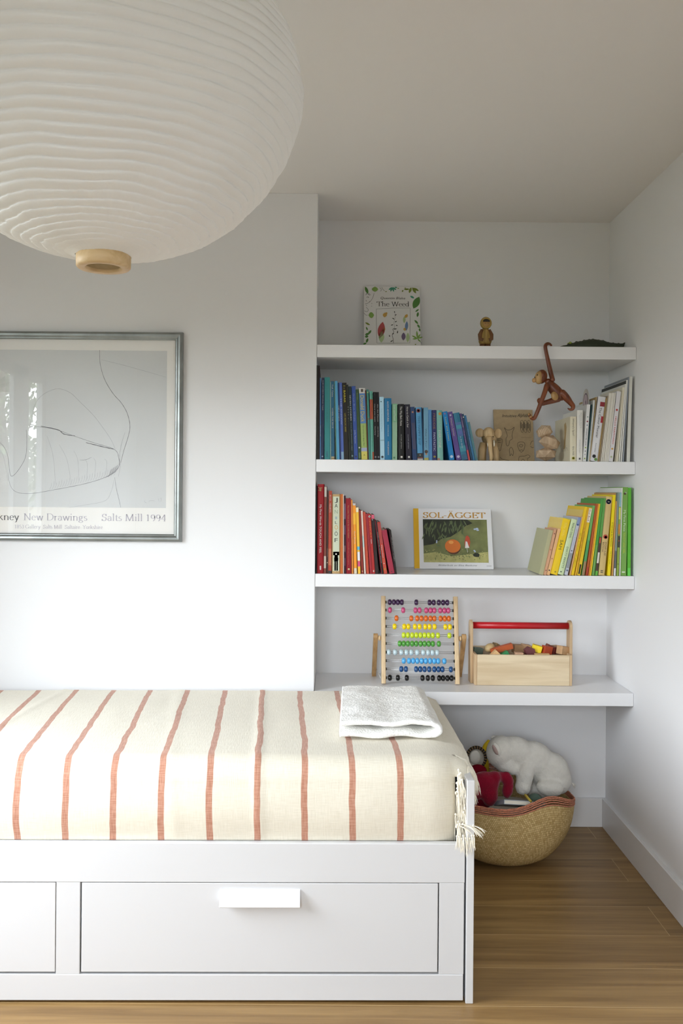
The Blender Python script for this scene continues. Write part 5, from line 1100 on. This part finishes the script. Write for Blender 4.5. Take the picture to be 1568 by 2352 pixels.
kr([(488, 1345), (520, 1372), (580, 1368), (622, 1338), (618, 1360), (600, 1400), (590, 1450), (592, 1495), (556, 1520), (540, 1580), (510, 1582), (503, 1500), (522, 1460), (515, 1410)], True)
kr([(365, 1500), (440, 1496), (452, 1520), (445, 1560), (425, 1640), (408, 1658), (398, 1620)]); kr([(380, 1518), (430, 1520)]); kr([(390, 1545), (436, 1548)]); kr([(365, 1460), (385, 1480), (400, 1470)])
kr([(662, 1560), (700, 1535), (755, 1545), (762, 1590), (740, 1650), (705, 1672), (675, 1630)], True); kr([(685, 1580), (710, 1570), (735, 1582), (720, 1600), (695, 1598)], True); kr([(690, 1650), (715, 1640), (735, 1652)])
kr([(545, 1640), (570, 1610), (592, 1632), (600, 1670), (590, 1722), (572, 1695), (552, 1725), (548, 1690)], True)
kr([(415, 1740), (440, 1768), (510, 1780), (560, 1800)]); kr([(668, 1800), (680, 1735), (760, 1722), (800, 1708), (828, 1728), (812, 1745), (790, 1760), (798, 1800)]); kr([(700, 1790), (730, 1765), (752, 1792)])
kr([(836, 1570), (860, 1528), (884, 1520)]); kr([(840, 1590), (862, 1612), (884, 1606)]); kr([(715, 1474), (850, 1476)], wd=.0006)
for x in (715, 762, 812):
    kr([(x, 1262), (x+36, 1255), (x+34, 1390), (x+4, 1392)], True, .0012)
    mb.quad(lf(U(x+3), V(1350)), lf(U(x+11), V(1350)), lf(U(x+11), V(1270)), lf(U(x+3), V(1270)), 1); mb.quad(lf(U(x+24), V(1380)), lf(U(x+31), V(1380)), lf(U(x+31), V(1290)), lf(U(x+24), V(1290)), 1)
mb.build('cover', mats, root, base, .0004); MB().box(.0018, w_-.002, .0018, .0082, .002, h-.002, 0, M).build('pages', M_PAGE, root, base)
# --- three faceted wooden stones balanced on each other
STO = wood('facet_wood', '#a58c70', '#c4ab8e', 'Z', .6, 5, 60); SY = 3.325
p0 = ze(1050, 1795, SY); st = thing('balancing_blocks', (p0.x, SY, ez), 'stack of three faceted pale wooden stones beside the kraft-paper book', 'toy'); bs = (p0.x, SY, ez)
def facet(x, y, rx, ry, rz, rot, seed, grooves=False):
    me = bmesh.new(); bmesh.ops.create_icosphere(me, subdivisions=2 if seed == 1 else 1, radius=1); rr_ = random.Random(seed); c_ = ze(x, y, SY); Mr = Matrix.Rotation(math.radians(rot), 3, 'Y')
    vs_ = [Mr @ Vector((v.co.x*rx, v.co.y*ry, v.co.z*rz))*rr_.uniform(.93, 1.07)+c_ for v in me.verts]; fs = [tuple(v.index for v in f.verts) for f in me.faces]; me.free()
    lo = min(v.z for v in vs_)
    b = MB(); b.add(vs_, fs)
    if grooves:
        for k in range(9):
            t = -0.75+k*.17; pts = []
            for q in range(7):
                a = math.radians(65+q*8); u = Vector((t*rx, -ry*math.sin(a)*math.sqrt(1-t*t)*1.02, rz*math.cos(a)*math.sqrt(1-t*t)*1.3)); pts.append(c_+Mr @ u+Vector((0, -.001, .004)))
            b.tube(pts, .0007, 5, 1)
    return b, lo
b, lo = facet(1045, 1708, .0430, .036, .0270, 0, 4)
for v in b.v: v.z = max(v.z, ez+.0005) if v.z < ez+.004 else v.z
b.build('stone', STO, st, bs)
b, lo = facet(1103, 1545, .0430, .034, .0300, 22, 9); b.build('stone', STO, st, bs)
b, lo = facet(1020, 1395, .0330, .030, .0270, -22, 2, True); b.build('stone', [STO, mat('groove_line', '#dcc6a8', .6)], st, bs)
# --- landscape picture book on the third shelf
root, base, M, w_, h = facing('picture_book', 'landscape picture book with a yellow cloth spine and orange ball on its cover', 3, 951.5, 1133.5, 1170, 1309, 3.437, 3.512, .011, None)
mats = [mat('cover_white2', '#dedee0', .35), mat('cloth_yellow', '#d9a712', .6), mat('ink_gold', '#b98a3c', .6), mat('pic_olive', '#6f7446', .6, var=.25, vscale=26), mat('pic_dark', '#262b1c', .6, var=.3, vscale=30), mat('pic_fern', '#5d6a45', .6), mat('pic_sand', '#a8a468', .6, var=.2, vscale=40), mat('pic_orange', '#cf6f28', .5), mat('pic_orange_light', '#e39a4c', .5), mat('pic_brown', '#5a3420', .6), mat('fig_red2', '#b5482e', .6), mat('fig_white', '#dcd8d4', .6), mat('fig_blue2', '#a8b6cc', .6), mat('ink_grey', '#6a6a6e', .6), mat('pic_green', '#4f6a3a', .6)]
mb = facing_shell(root, base, M, w_, h, .011, mats, 1)
lf = lambda u, v: M @ Vector((u, -.0004, v)); lf2 = lambda u, v: M @ Vector((u, -.0007, v)); lf3 = lambda u, v: M @ Vector((u, -.0010, v)); U = lambda x: (x-155)/1290*w_; V = lambda y: h*(1-(y-137)/995)
def qd(x0_, y0_, x1_, y1_, m, f=lf): mb.quad(f(U(x0_), V(y1_)), f(U(x1_), V(y1_)), f(U(x1_), V(y0_)), f(U(x0_), V(y0_)), m)
qd(155, 137, 240, 1132, 1)
qd(310, 318, 1368, 1030, 3)
def pg(pts, m, f=lf2): mb.add([f(U(x), V(y)) for x, y in pts], [tuple(range(len(pts)))], m)
pg([(310, 318), (310, 760), (480, 730), (620, 640), (760, 610), (900, 520), (1010, 430), (1130, 380), (1040, 318)], 4)
pg([(310, 890), (520, 860), (760, 930), (1010, 900), (1368, 850), (1368, 1030), (310, 1030)], 6)
rr_ = random.Random(4)
for q in range(70):
    x = rr_.uniform(330, 1010); y = rr_.uniform(330, 600)-max(0, x-700)*.35
    leaf(mb, lf3, U(x), V(max(330, y)), rr_.uniform(60, 130)*w_/1290, 9*w_/1290, math.radians(rr_.uniform(-120, -60)), 5)
for q in range(90): x, y = rr_.uniform(330, 1340), rr_.uniform(820, 1000); leaf(mb, lf3, U(x), V(y), rr_.uniform(15, 40)*w_/1290, 5*w_/1290, rr_.uniform(0, PI), rr_.choice([14, 3, 6, 4]))
disc = lambda cx, cy, rx, ry, m, f=lf3, n=24: mb.add([f(U(cx+rx*math.cos(k*2*PI/n)), V(cy+ry*math.sin(k*2*PI/n))) for k in range(n)][::-1], [tuple(range(n))], m)
lf4 = lambda u, v: M @ Vector((u, -.0013, v)); lf5 = lambda u, v: M @ Vector((u, -.0016, v))
disc(800, 790, 120, 108, 9, lf3); disc(790, 762, 128, 110, 7, lf4); disc(765, 700, 40, 28, 8, lf5)
pg([(985, 700), (1010, 600), (1040, 585), (1070, 620), (1080, 700), (1060, 790), (990, 790)], 10, lf4); pg([(990, 795), (1005, 680), (1030, 690), (1060, 790)], 11, lf5); ribbon(mb, [(U(1022), V(795)), (U(1030), V(865))], lf4, .0013, 11)
for x, y in ((1165, 480), (1200, 470), (1210, 495), (1140, 835), (1152, 850), (530, 680), (528, 705)): disc(x, y, 24 if x > 1160 else 13, 14, 12, lf4, 10)
disc(1170, 905, 55, 34, 4, lf4, 12); leaf(mb, lf4, U(520), V(760), .016, .003, .1, 5)
serif(mb, 'SOL-ÄGGET', lambda u, v: lf2(u, v), U(308), V(293), (U(1350)-U(308))/serif_w('SOL-ÄGGET'), 2, ky=.0325, thick=.13, thin=.05)
put_text(mb, 'Bilderbok av Elsa Beskow', lambda u, v: lf2(U(548)+u, V(1088)+v), U(1175)-U(548), .0062, 13, .3); put_text(mb, 'BONNIER', lambda u, v: lf2(U(1335)+u, V(1090)+v), U(1412)-U(1335), .0035, 13)
mb.build('cover', mats, root, base, .0005); MB().box(.0028, w_-.003, .0026, .0084, .003, h-.003, 0, M).build('pages', M_PAGE, root, base)
# --- bead abacus
AZ = SHZ[4]; YA0, YA1, ZA1 = 3.345, 3.421, .9185
ALD = wood('abacus_birch', '#c4a67c', '#d9c09a', 'Z', .4, 10, 50)
axl, axr = at(880.2, 1470, 3.383).x, at(1047.6, 1470, 3.383).x
ab = thing('abacus', ((axl+axr)/2, 3.39, AZ), 'wooden abacus with ten rows of coloured beads on the lowest shelf', 'toy'); bs = tuple(ab.location)
ang = math.atan2(YA1-YA0, ZA1-AZ); LA = math.hypot(YA1-YA0, ZA1-AZ)
def AM(x): return Matrix.Translation((x, YA0, AZ+.0035)) @ Matrix.Rotation(-ang, 4, 'X')
for x in (axl, axr):
    b = MB(); sec = roundrect(.0165, .024, .004, 3); n = len(sec); M = AM(x)
    vs_ = [M @ Vector((p[0]-.00825, p[1]-.012, z)) for z in (0, LA) for p in sec]; b.add(vs_, [tuple(range(n-1, -1, -1)), tuple(range(n, 2*n))]+[(i, (i+1) % n, (i+1) % n+n, i+n) for i in range(n)]); b.build('post', ALD, ab, bs)
rowsy = [85, 131, 178, 226, 276, 325, 376, 425, 473, 524]
beads = [(('#3d2348'), [442, 466, 489, 512, 596, 673, 697, 727, 752, 776]), (('#c9507f'), [443, 520, 591, 615, 654, 678, 701, 735, 759, 782]), ('#d8691e', [481, 567, 601, 626, 652, 678, 701, 737, 761, 785]), ('#f2d40c', [470, 526, 550, 588, 615, 648, 673, 702, 765, 791]), ('#c9dc30', [523, 547, 572, 596, 620, 644, 668, 692, 722, 788]),
         ('#4f9a3c', [500, 523, 547, 572, 596, 621, 644, 668, 692, 727]), ('#bfd2d8', [436, 473, 509, 539, 567, 601, 636, 664, 690, 717]), ('#4fa8e0', [523, 554, 578, 602, 627, 651, 676, 700, 723, 759]), ('#1d4a7c', [509, 536, 595, 619, 644, 671, 701, 725, 748, 797]), ('#141416', [443, 489, 541, 632, 663, 692, 729, 752, 777, 801])]
bead_names = ['purple', 'pink', 'orange', 'yellow', 'lime', 'green', 'white', 'sky-blue', 'navy', 'black']
M_WIRE = mat('wire_grey', '#a8a8a8', .3, 1)
for ri, (yz, (col, xs_)) in enumerate(zip(rowsy, beads)):
    py = 1350+yz/2.529; t = (1571-py)/200; Yr = YA0+(YA1-YA0)*t; cz = at(960, py, Yr).z
    b = MB(); b.tube([(axl, Yr, cz+.0032), (axr, Yr, cz+.0032)], .0009, 6).tube([(axl, Yr, cz-.0032), (axr, Yr, cz-.0032)], .0009, 6)
    for x, s in ((axl+.0083, 1), (axr-.0083, -1)): b.tube([(x, Yr, cz), (x+s*.004, Yr, cz)], [.0065, .0045], 12, 1)
    b.build('wire', [M_WIRE, mat('stop_black', '#15130f', .5)], ab, bs)
    pr = [(-.0076, .0035), (-.0070, .0070), (-.0050, .0100), (-.002, .0112), (.002, .0112), (.0050, .0100), (.0070, .0070), (.0076, .0035)]
    b = MB(); vs_ = [(x, r*math.cos(k*PI/9), r*math.sin(k*PI/9)) for x, r in pr for k in range(18)]; n = len(pr)
    b.add(vs_, [(i*18+k, (i+1)*18+k, (i+1)*18+(k+1) % 18, i*18+(k+1) % 18) for i in range(n-1) for k in range(18)]+[tuple(range(18)), tuple(reversed(range((n-1)*18, n*18)))], 0, True)
    proto = b.build('bead', mat('bead_'+bead_names[ri], col, .18, coat=.4), ab); proto.parent = ab
    for bi, xz in enumerate(xs_):
        o = proto if bi == 0 else proto.copy()
        if bi: C.objects.link(o)
        o.location = Vector((at(720+xz/2.529, py, Yr).x, Yr, cz))-Vector(bs)
        o['label'] = bead_names[ri]+' bead'
for x, s in ((axl, -1), (axr, 1)):
    pz_ = at(880, 1466.5, 3.375).z; M = AM(0); b = MB()
    pv = Vector((x+s*.0150, YA0+(pz_-AZ)*math.tan(ang), pz_)); 
    b.ell(pv, (.0062, .0105, .0105), None, 18, 12); b.build('pivot_knob', ALD, ab, bs)
    xb = x+s*.0293; top = Vector((xb, pv.y-.004, pz_+.014)); bot = Vector((xb, 3.502, AZ+.0042)); d = (bot-top).normalized(); u = Vector((0, d.z, -d.y))
    b = MB(); pts = []
    for k in range(9): a = PI*k/8; pts.append(top+u*(.0115*math.cos(a))-d*(.0115*math.sin(a))+d*.010)
    pts += [bot-u*.0115, bot+u*.0115]; n = len(pts)
    b.add([p+Vector((-.0085, 0, 0)) for p in pts]+[p+Vector((.0085, 0, 0)) for p in pts], [tuple(range(n)), tuple(reversed(range(n, 2*n)))]+[(i, i+n, (i+1) % n+n, (i+1) % n) for i in range(n)])
    b.build('support_leg', wood('abacus_dark', '#a07a4c', '#bd9868', 'Z', .45, 10, 50), ab, bs, .002)
b = MB(); b.tube([(axl-.021, 3.49, AZ+.032), (axl-.008, 3.40, AZ+.012)], .0009, 5); b.build('cord', mat('cord_white', '#e8e6e0'), ab, bs)
# --- wooden toolbox full of blocks
bx0, bx1 = at(1089.5, 1540, 3.343).x, at(1313.5, 1540, 3.343).x; TY0, TY1, TZ = 3.343, 3.472, .7155
tb = thing('toolbox', ((bx0+bx1)/2, 3.405, AZ), 'open pale wooden toolbox with a red rod handle, filled with building blocks', 'toy box'); bs = tuple(tb.location)
BIR = wood('box_birch', '#c6b08e', '#dac8a8', 'X', .5, 12, 40)
MB().box(bx0+.0098, bx1-.0098, TY0, TY0+.009, AZ+.0006, TZ).build('front_board', BIR, tb, bs, .0012)
MB().box(bx0+.0098, bx1-.0098, TY1-.009, TY1, AZ+.0006, TZ+.012).build('back_board', BIR, tb, bs, .0012)
MB().box(bx0+.0098, bx1-.0098, TY0+.0092, TY1-.0092, AZ+.001, AZ+.007).build('bottom_board', BIR, tb, bs)
for a in (bx0, bx1-.0096): MB().box(a, a+.0096, TY0, TY1, AZ+.0006, TZ+.001).build('end_board', wood('box_end', '#b99c78', '#ceb48f', 'Z', .5, 12, 40), tb, bs, .0012)
for a in (bx0-.0105, bx1+.0005):
    zt = .838; yc, hw = 3.405, .026; pl = [(yc+hw, AZ+.0006), (yc+hw, zt-hw*.8)]+[(yc+hw*math.cos(q), zt-hw*.8+hw*.8*math.sin(q)) for q in [PI*k/10 for k in range(1, 10)]]+[(yc-hw, zt-hw*.8), (yc-hw, AZ+.0006)]
    n = len(pl); b = MB(); b.add([Vector((a, y, z)) for y, z in pl]+[Vector((a+.0100, y, z)) for y, z in pl], [tuple(range(n)), tuple(reversed(range(n, 2*n)))]+[(i, i+n, (i+1) % n+n, (i+1) % n) for i in range(n)])
    b.build('upright', wood('box_end', '', ''), tb, bs, .0012)
b = MB(); hz = at(1190, 1436.8, 3.405).z; b.tube([(bx0-.0004, 3.405, hz), (bx1+.0004, 3.405, hz)], .0128, 28); o = b.build('handle', mat('rod_red', '#b5101c', .35), tb, bs); o['label'] = 'red round handle rod'
# knot mark on the front board
zb_ = zf(1060, 1460, 5.807)
def blk(x, y, Y, sx, sy, sz, ry, rz, col, label, shape='box'):
    c_ = zb_(x, y, Y); k = 1/5.807/604; M = Matrix.Translation(c_) @ Matrix.Rotation(math.radians(rz), 4, 'Z') @ Matrix.Rotation(math.radians(ry), 4, 'Y'); sx, sy, sz = sx*k/2, sy*k/2, sz*k/2
    b = MB()
    if shape == 'box': b.box(-sx, sx, -sy, sy, -sz, sz, 0, M)
    elif shape == 'tri': b.prism([(-sx, -sz), (sx, -sz), (0, sz)], -sy, sy, 0, M)
    elif shape == 'hex': b.prism([(sx*math.cos(q*PI/3), sz*math.sin(q*PI/3)) for q in range(6)], -sy, sy, 0, M)
    else: b.ell((0, 0, 0), (sx, sy, sz), None, 20, 14); b.v = [M @ v for v in b.v]
    o = b.build('building_block', mat('block_'+col.strip('#'), col, .55, var=.08, vscale=80), None, c_, .0012 if shape != 'ball' else 0)
    tag(o, label, 'block', 'building blocks in the toolbox')
L_B = [
 (205, 205, 3.425, 130, 110, 95, 8, 12, '#4f5f52', 'dark grey-green cube at the left end of the toolbox', 'box'),
 (372, 160, 3.425, 150, 120, 110, -25, 25, '#c2a878', 'pale natural wood block with a rounded end, topmost at the left', 'ball'),
 (455, 150, 3.448, 90, 90, 90, 30, 30, '#8a7350', 'dull brown cube behind the rounded pale block', 'box'),
 (530, 172, 3.405, 300, 90, 72, -16, 0, '#b0501f', 'long burnt-orange brick slanting up to the right', 'box'),
 (452, 232, 3.375, 190, 90, 90, 0, 0, '#d8b07c', 'tan triangle block at the front', 'tri'),
 (590, 236, 3.378, 170, 80, 85, 14, 0, '#2f8a52', 'green triangle block next to the tan one', 'tri'),
 (745, 172, 3.432, 130, 110, 110, 4, 10, '#a37f5a', 'brown wood cube behind the middle', 'box'),
 (850, 168, 3.435, 120, 100, 105, 10, 5, '#b08d6a', 'light brown wood cube right of the brown one', 'box'),
 (760, 246, 3.378, 110, 90, 50, 3, 0, '#c9a080', 'small pinkish wood block at the front middle', 'box'),
 (905, 212, 3.395, 150, 90, 130, 20, 8, '#6d3a3c', 'maroon six-sided block in the middle', 'hex'),
 (1000, 172, 3.405, 130, 90, 92, 14, -10, '#ecd01e', 'bright yellow block tilted on top', 'box'),
 (1070, 252, 3.375, 190, 70, 30, 0, 0, '#cba878', 'flat tan stick along the front edge', 'box'),
 (1135, 190, 3.400, 120, 90, 105, 12, 18, '#a8401c', 'rust-orange block right of the yellow one', 'box'),
 (1165, 158, 3.425, 90, 90, 70, 30, 10, '#7a3524', 'dark red-brown block behind the rust-orange one', 'box'),
 (1215, 195, 3.415, 60, 80, 90, 5, 30, '#6a2420', 'small deep red block near the right end', 'box'),
 (1248, 175, 3.440, 90, 90, 90, 0, 20, '#a88460', 'mid-brown cube behind the deep red one', 'box'),
 (1352, 195, 3.398, 140, 110, 110, 10, 28, '#c09a70', 'tan cube turned on its corner at the right end', 'box'),
]
for a in L_B: blk(*a)
# hidden lower layer that carries the visible blocks
for q in range(6): 
    x = bx0+.035+q*.057; b = MB(); b.box(x-.024, x+.024, 3.365, 3.45, AZ+.0075, AZ+.068+.006*(q % 2)); o = b.build('building_block', mat('block_under', '#b8946a', .6), None, (x, 3.4, AZ+.03), .001)
    tag(o, 'plain wood block in the bottom layer of the toolbox, under the coloured blocks', 'block', 'bottom layer of building blocks')
# ================================================================== SOFT TOYS IN THE BASKET
zt_ = zf(1020, 1640, 4.126)
def ells(Y, rows, s):
    k = 1/4.126/s; return [(zt_(x, y, Y+dy), (rx*k, ry*k, rz*k), a) for x, y, dy, rx, ry, rz, a in rows]
def fur(name, col, col2, strength=.8):
    m = mat(name, col, .95, bump=strength, bscale=170, var=.04, vscale=60, spec=.05, sheen=.2); return m
BYb = 3.300
M_BEAR = fur('white_plush', '#d2cfc7', '#e6e3dc')
p0 = zt_(800, 500, BYb); bear = thing('toy_polar_bear', (p0.x, BYb, .2), 'big white plush polar bear lying on top of the toy basket', 'soft toy'); bs = (p0.x, BYb, .2)
rows = [(525, 352, -.01, 125, 142, 150, 20), (575, 470, -.02, 110, 95, 92, 35), (640, 520, -.03, 62, 60, 55, 0), (690, 350, 0, 175, 130, 132, 25), (850, 430, .01, 190, 150, 170, 30), (1000, 545, .01, 185, 155, 185, 20), (1062, 620, .01, 142, 145, 140, 0),
        (762, 600, -.045, 78, 70, 150, 12), (745, 690, -.05, 75, 70, 75, 0), (1010, 705, -.05, 120, 75, 78, 0), (940, 690, -.05, 70, 60, 60, 0), (870, 670, .03, 60, 55, 110, 0), (900, 720, .03, 120, 110, 90, 0)]
blob('body', ells(BYb, rows, 621), M_BEAR, bear, bs, .0058, 4, .004)
k = 1/4.126/621
b = MB(); b.ell(zt_(500, 335, BYb-.060), (30*k, 22*k, 68*k), Matrix.Rotation(math.radians(-28), 3, 'Y'), 18, 12); b.build('ear', M_BEAR, bear, bs)
b = MB(); b.ell(zt_(482, 340, BYb-.064), (20*k, 20*k, 52*k), Matrix.Rotation(math.radians(-28), 3, 'Y'), 16, 10); o = b.build('inner_ear', mat('inner_ear_pink', '#a08a84', .9), bear, bs)
b = MB(); b.ell(zt_(484, 226, BYb+.03), (46*k, 20*k, 24*k), None, 16, 10); b.build('ear', M_BEAR, bear, bs)
b = MB()
rr_ = random.Random(2); t0 = zt_(1208, 655, BYb)
for q in range(14): d = Vector((rr_.uniform(.4, 1), rr_.uniform(-.3, .3), rr_.uniform(-1.1, -.1))).normalized(); b.tube([t0, t0+d*.010, t0+d*.018+Vector((.001, 0, -.004))], [.0022, .0014, .0004], 5)
b.build('tail', M_BEAR, bear, bs)
# crimson toy
CYy = 3.175; M_CRIM = mat('crimson_plush', '#7d0c26', .95, bump=.6, bscale=200, spec=.05, sheen=.25)
p0 = zt_(400, 650, CYy); cr_ = thing('toy_elephant', (p0.x, CYy, .2), 'crimson plush toy slumped over the front of the toy basket', 'soft toy'); bs = (p0.x, CYy, .2)
rows = [(385, 650, 0, 140, 90, 105, 0), (430, 760, -.01, 80, 70, 115, 0), (300, 700, 0, 120, 90, 110, 0), (480, 600, 0, 60, 60, 60, 0), (340, 800, .04, 140, 80, 100, 0), (540, 590, .015, 60, 50, 45, 20), (600, 630, .01, 55, 45, 90, -20), (600, 715, .01, 52, 45, 88, 10)]
blob('body', ells(CYy, rows, 645), M_CRIM, cr_, bs, .0050, 4, .003)
k = 1/4.126/645; b = MB(); b.ell(zt_(318, 540, CYy+.03), (85*k, 50*k, 62*k), None, 20, 14); b.build('ear', mat('crimson_dark', '#5f0a18', .95, bump=.5, bscale=200, spec=.05), cr_, bs)
# striped hooded toy with a white face
HY = 3.36; p0 = zt_(300, 420, HY); hg = thing('toy_owl', (p0.x, HY, .2), 'plush toy with white face and dark striped rim, peeping over the bed end', 'soft toy'); bs = (p0.x, HY, .2)
k = 1/4.126/610
o = blob('body', ells(HY, [(300, 415, 0, 85, 70, 92, 0), (270, 560, .0, 110, 80, 130, 0), (290, 640, -.01, 115, 80, 100, 0)], 610), mat('owl_plush', '#cfc9bc', .95, bump=.6, bscale=180, spec=.05), hg, bs, .005, 4)
b = MB(); 
for q in range(34):
    a = math.radians(-60+q*7.6); P = zt_(303+88*math.cos(a), 412-96*math.sin(a), HY-.012); b.ell(P, (.0062, .0080, .0062), None, 10, 8, q % 2)
b.build('striped_rim', [mat('rim_black', '#1d1a16', .9), mat('rim_tan', '#7a6244', .9)], hg, bs)
b = MB(); b.ell(zt_(293, 410, HY-.022), (55*k, 26*k, 66*k), None, 20, 14); b.build('face', mat('owl_face', '#e2dfd6', .95, bump=.5, bscale=200), hg, bs)
# yellow soft cone behind the bear's head
b = MB(); P = zt_(398, 300, 3.385); Q = zt_(418, 262, 3.385); Rr = zt_(372, 560, 3.39)
b.tube([Rr, zt_(380, 360, 3.385), P, Q], [.022, .014, .011, .007], 14); b.ell(Q, (.0072,)*3, None, 12, 8)
o = b.build('toy_banana', mat('yellow_felt', '#d9b81c', .9, bump=.3), None, P); tag(o, 'yellow felt toy sticking up behind the polar bear head', 'soft toy')
# things lying in the basket
def slab(name, c, sx, sy, sz, rot, m, label, cat, bev=.001):
    M = Matrix.Translation(c) @ Matrix.Rotation(math.radians(rot[2]), 4, 'Z') @ Matrix.Rotation(math.radians(rot[0]), 4, 'X') @ Matrix.Rotation(math.radians(rot[1]), 4, 'Y')
    return M
c_ = zt_(655, 848, 3.155); M = slab('', c_, 0, 0, 0, (-22, 6, 10), None, '', '')
root = thing('board_book', c_, 'pale grey-blue board book lying in the toy basket beside the crimson toy', 'book')
mb = MB(); mb.box(-.054, .054, -.055, .055, .006, .008, 0, M).box(-.054, .054, -.055, .055, -.008, -.006, 0, M).box(-.054, -.052, -.055, .055, -.006, .006, 0, M); mb.build('cover', mat('cover_greyblue', '#a3adb8', .5), root, c_, .0006)
MB().box(-.0518, .052, -.053, .053, -.0058, .0058, 0, M).build('pages', M_PAGE, root, c_)
c_ = zt_(858, 806, 3.205); o = blob('toy_frog', [(c_, (.026, .022, .020), 0), (c_+Vector((.012, .01, -.04)), (.035, .03, .04), 0), (c_+Vector((0, .02, -.09)), (.05, .04, .045), 0)], mat('green_felt', '#4f6256', .9, bump=.3), None, c_, .005, 3)
tag(o, 'dark grey-green felt toy under the polar bear paws', 'soft toy')
b = MB(); b.tube([zt_(765, 765, 3.125), zt_(822, 830, 3.085)], .0042, 8); o = b.build('wooden_stick', mat('stick_yellow', '#b9a23c', .6), None, zt_(790, 795, 3.11)); tag(o, 'short yellowish stick poking out below the polar bear paw', 'stick')
# pile below
for nm, c_, r_, col, lab in (('cushion', (BX-.02, BY+.03, .070), (.125, .125, .048), '#8c8478', 'grey-brown cushion at the bottom of the toy basket, buried under the toys'),
                             ('cushion', (BX+.02, BY+.07, .148), (.140, .085, .027), '#b8b0a2', 'pale cushion in the toy basket, under the polar bear')):
    b = MB(); b.ell(c_, r_, None, 28, 16); o = b.build(nm, mat('cush_'+col.strip('#'), col, .95, bump=.3), None, c_); tag(o, lab, 'cushion')
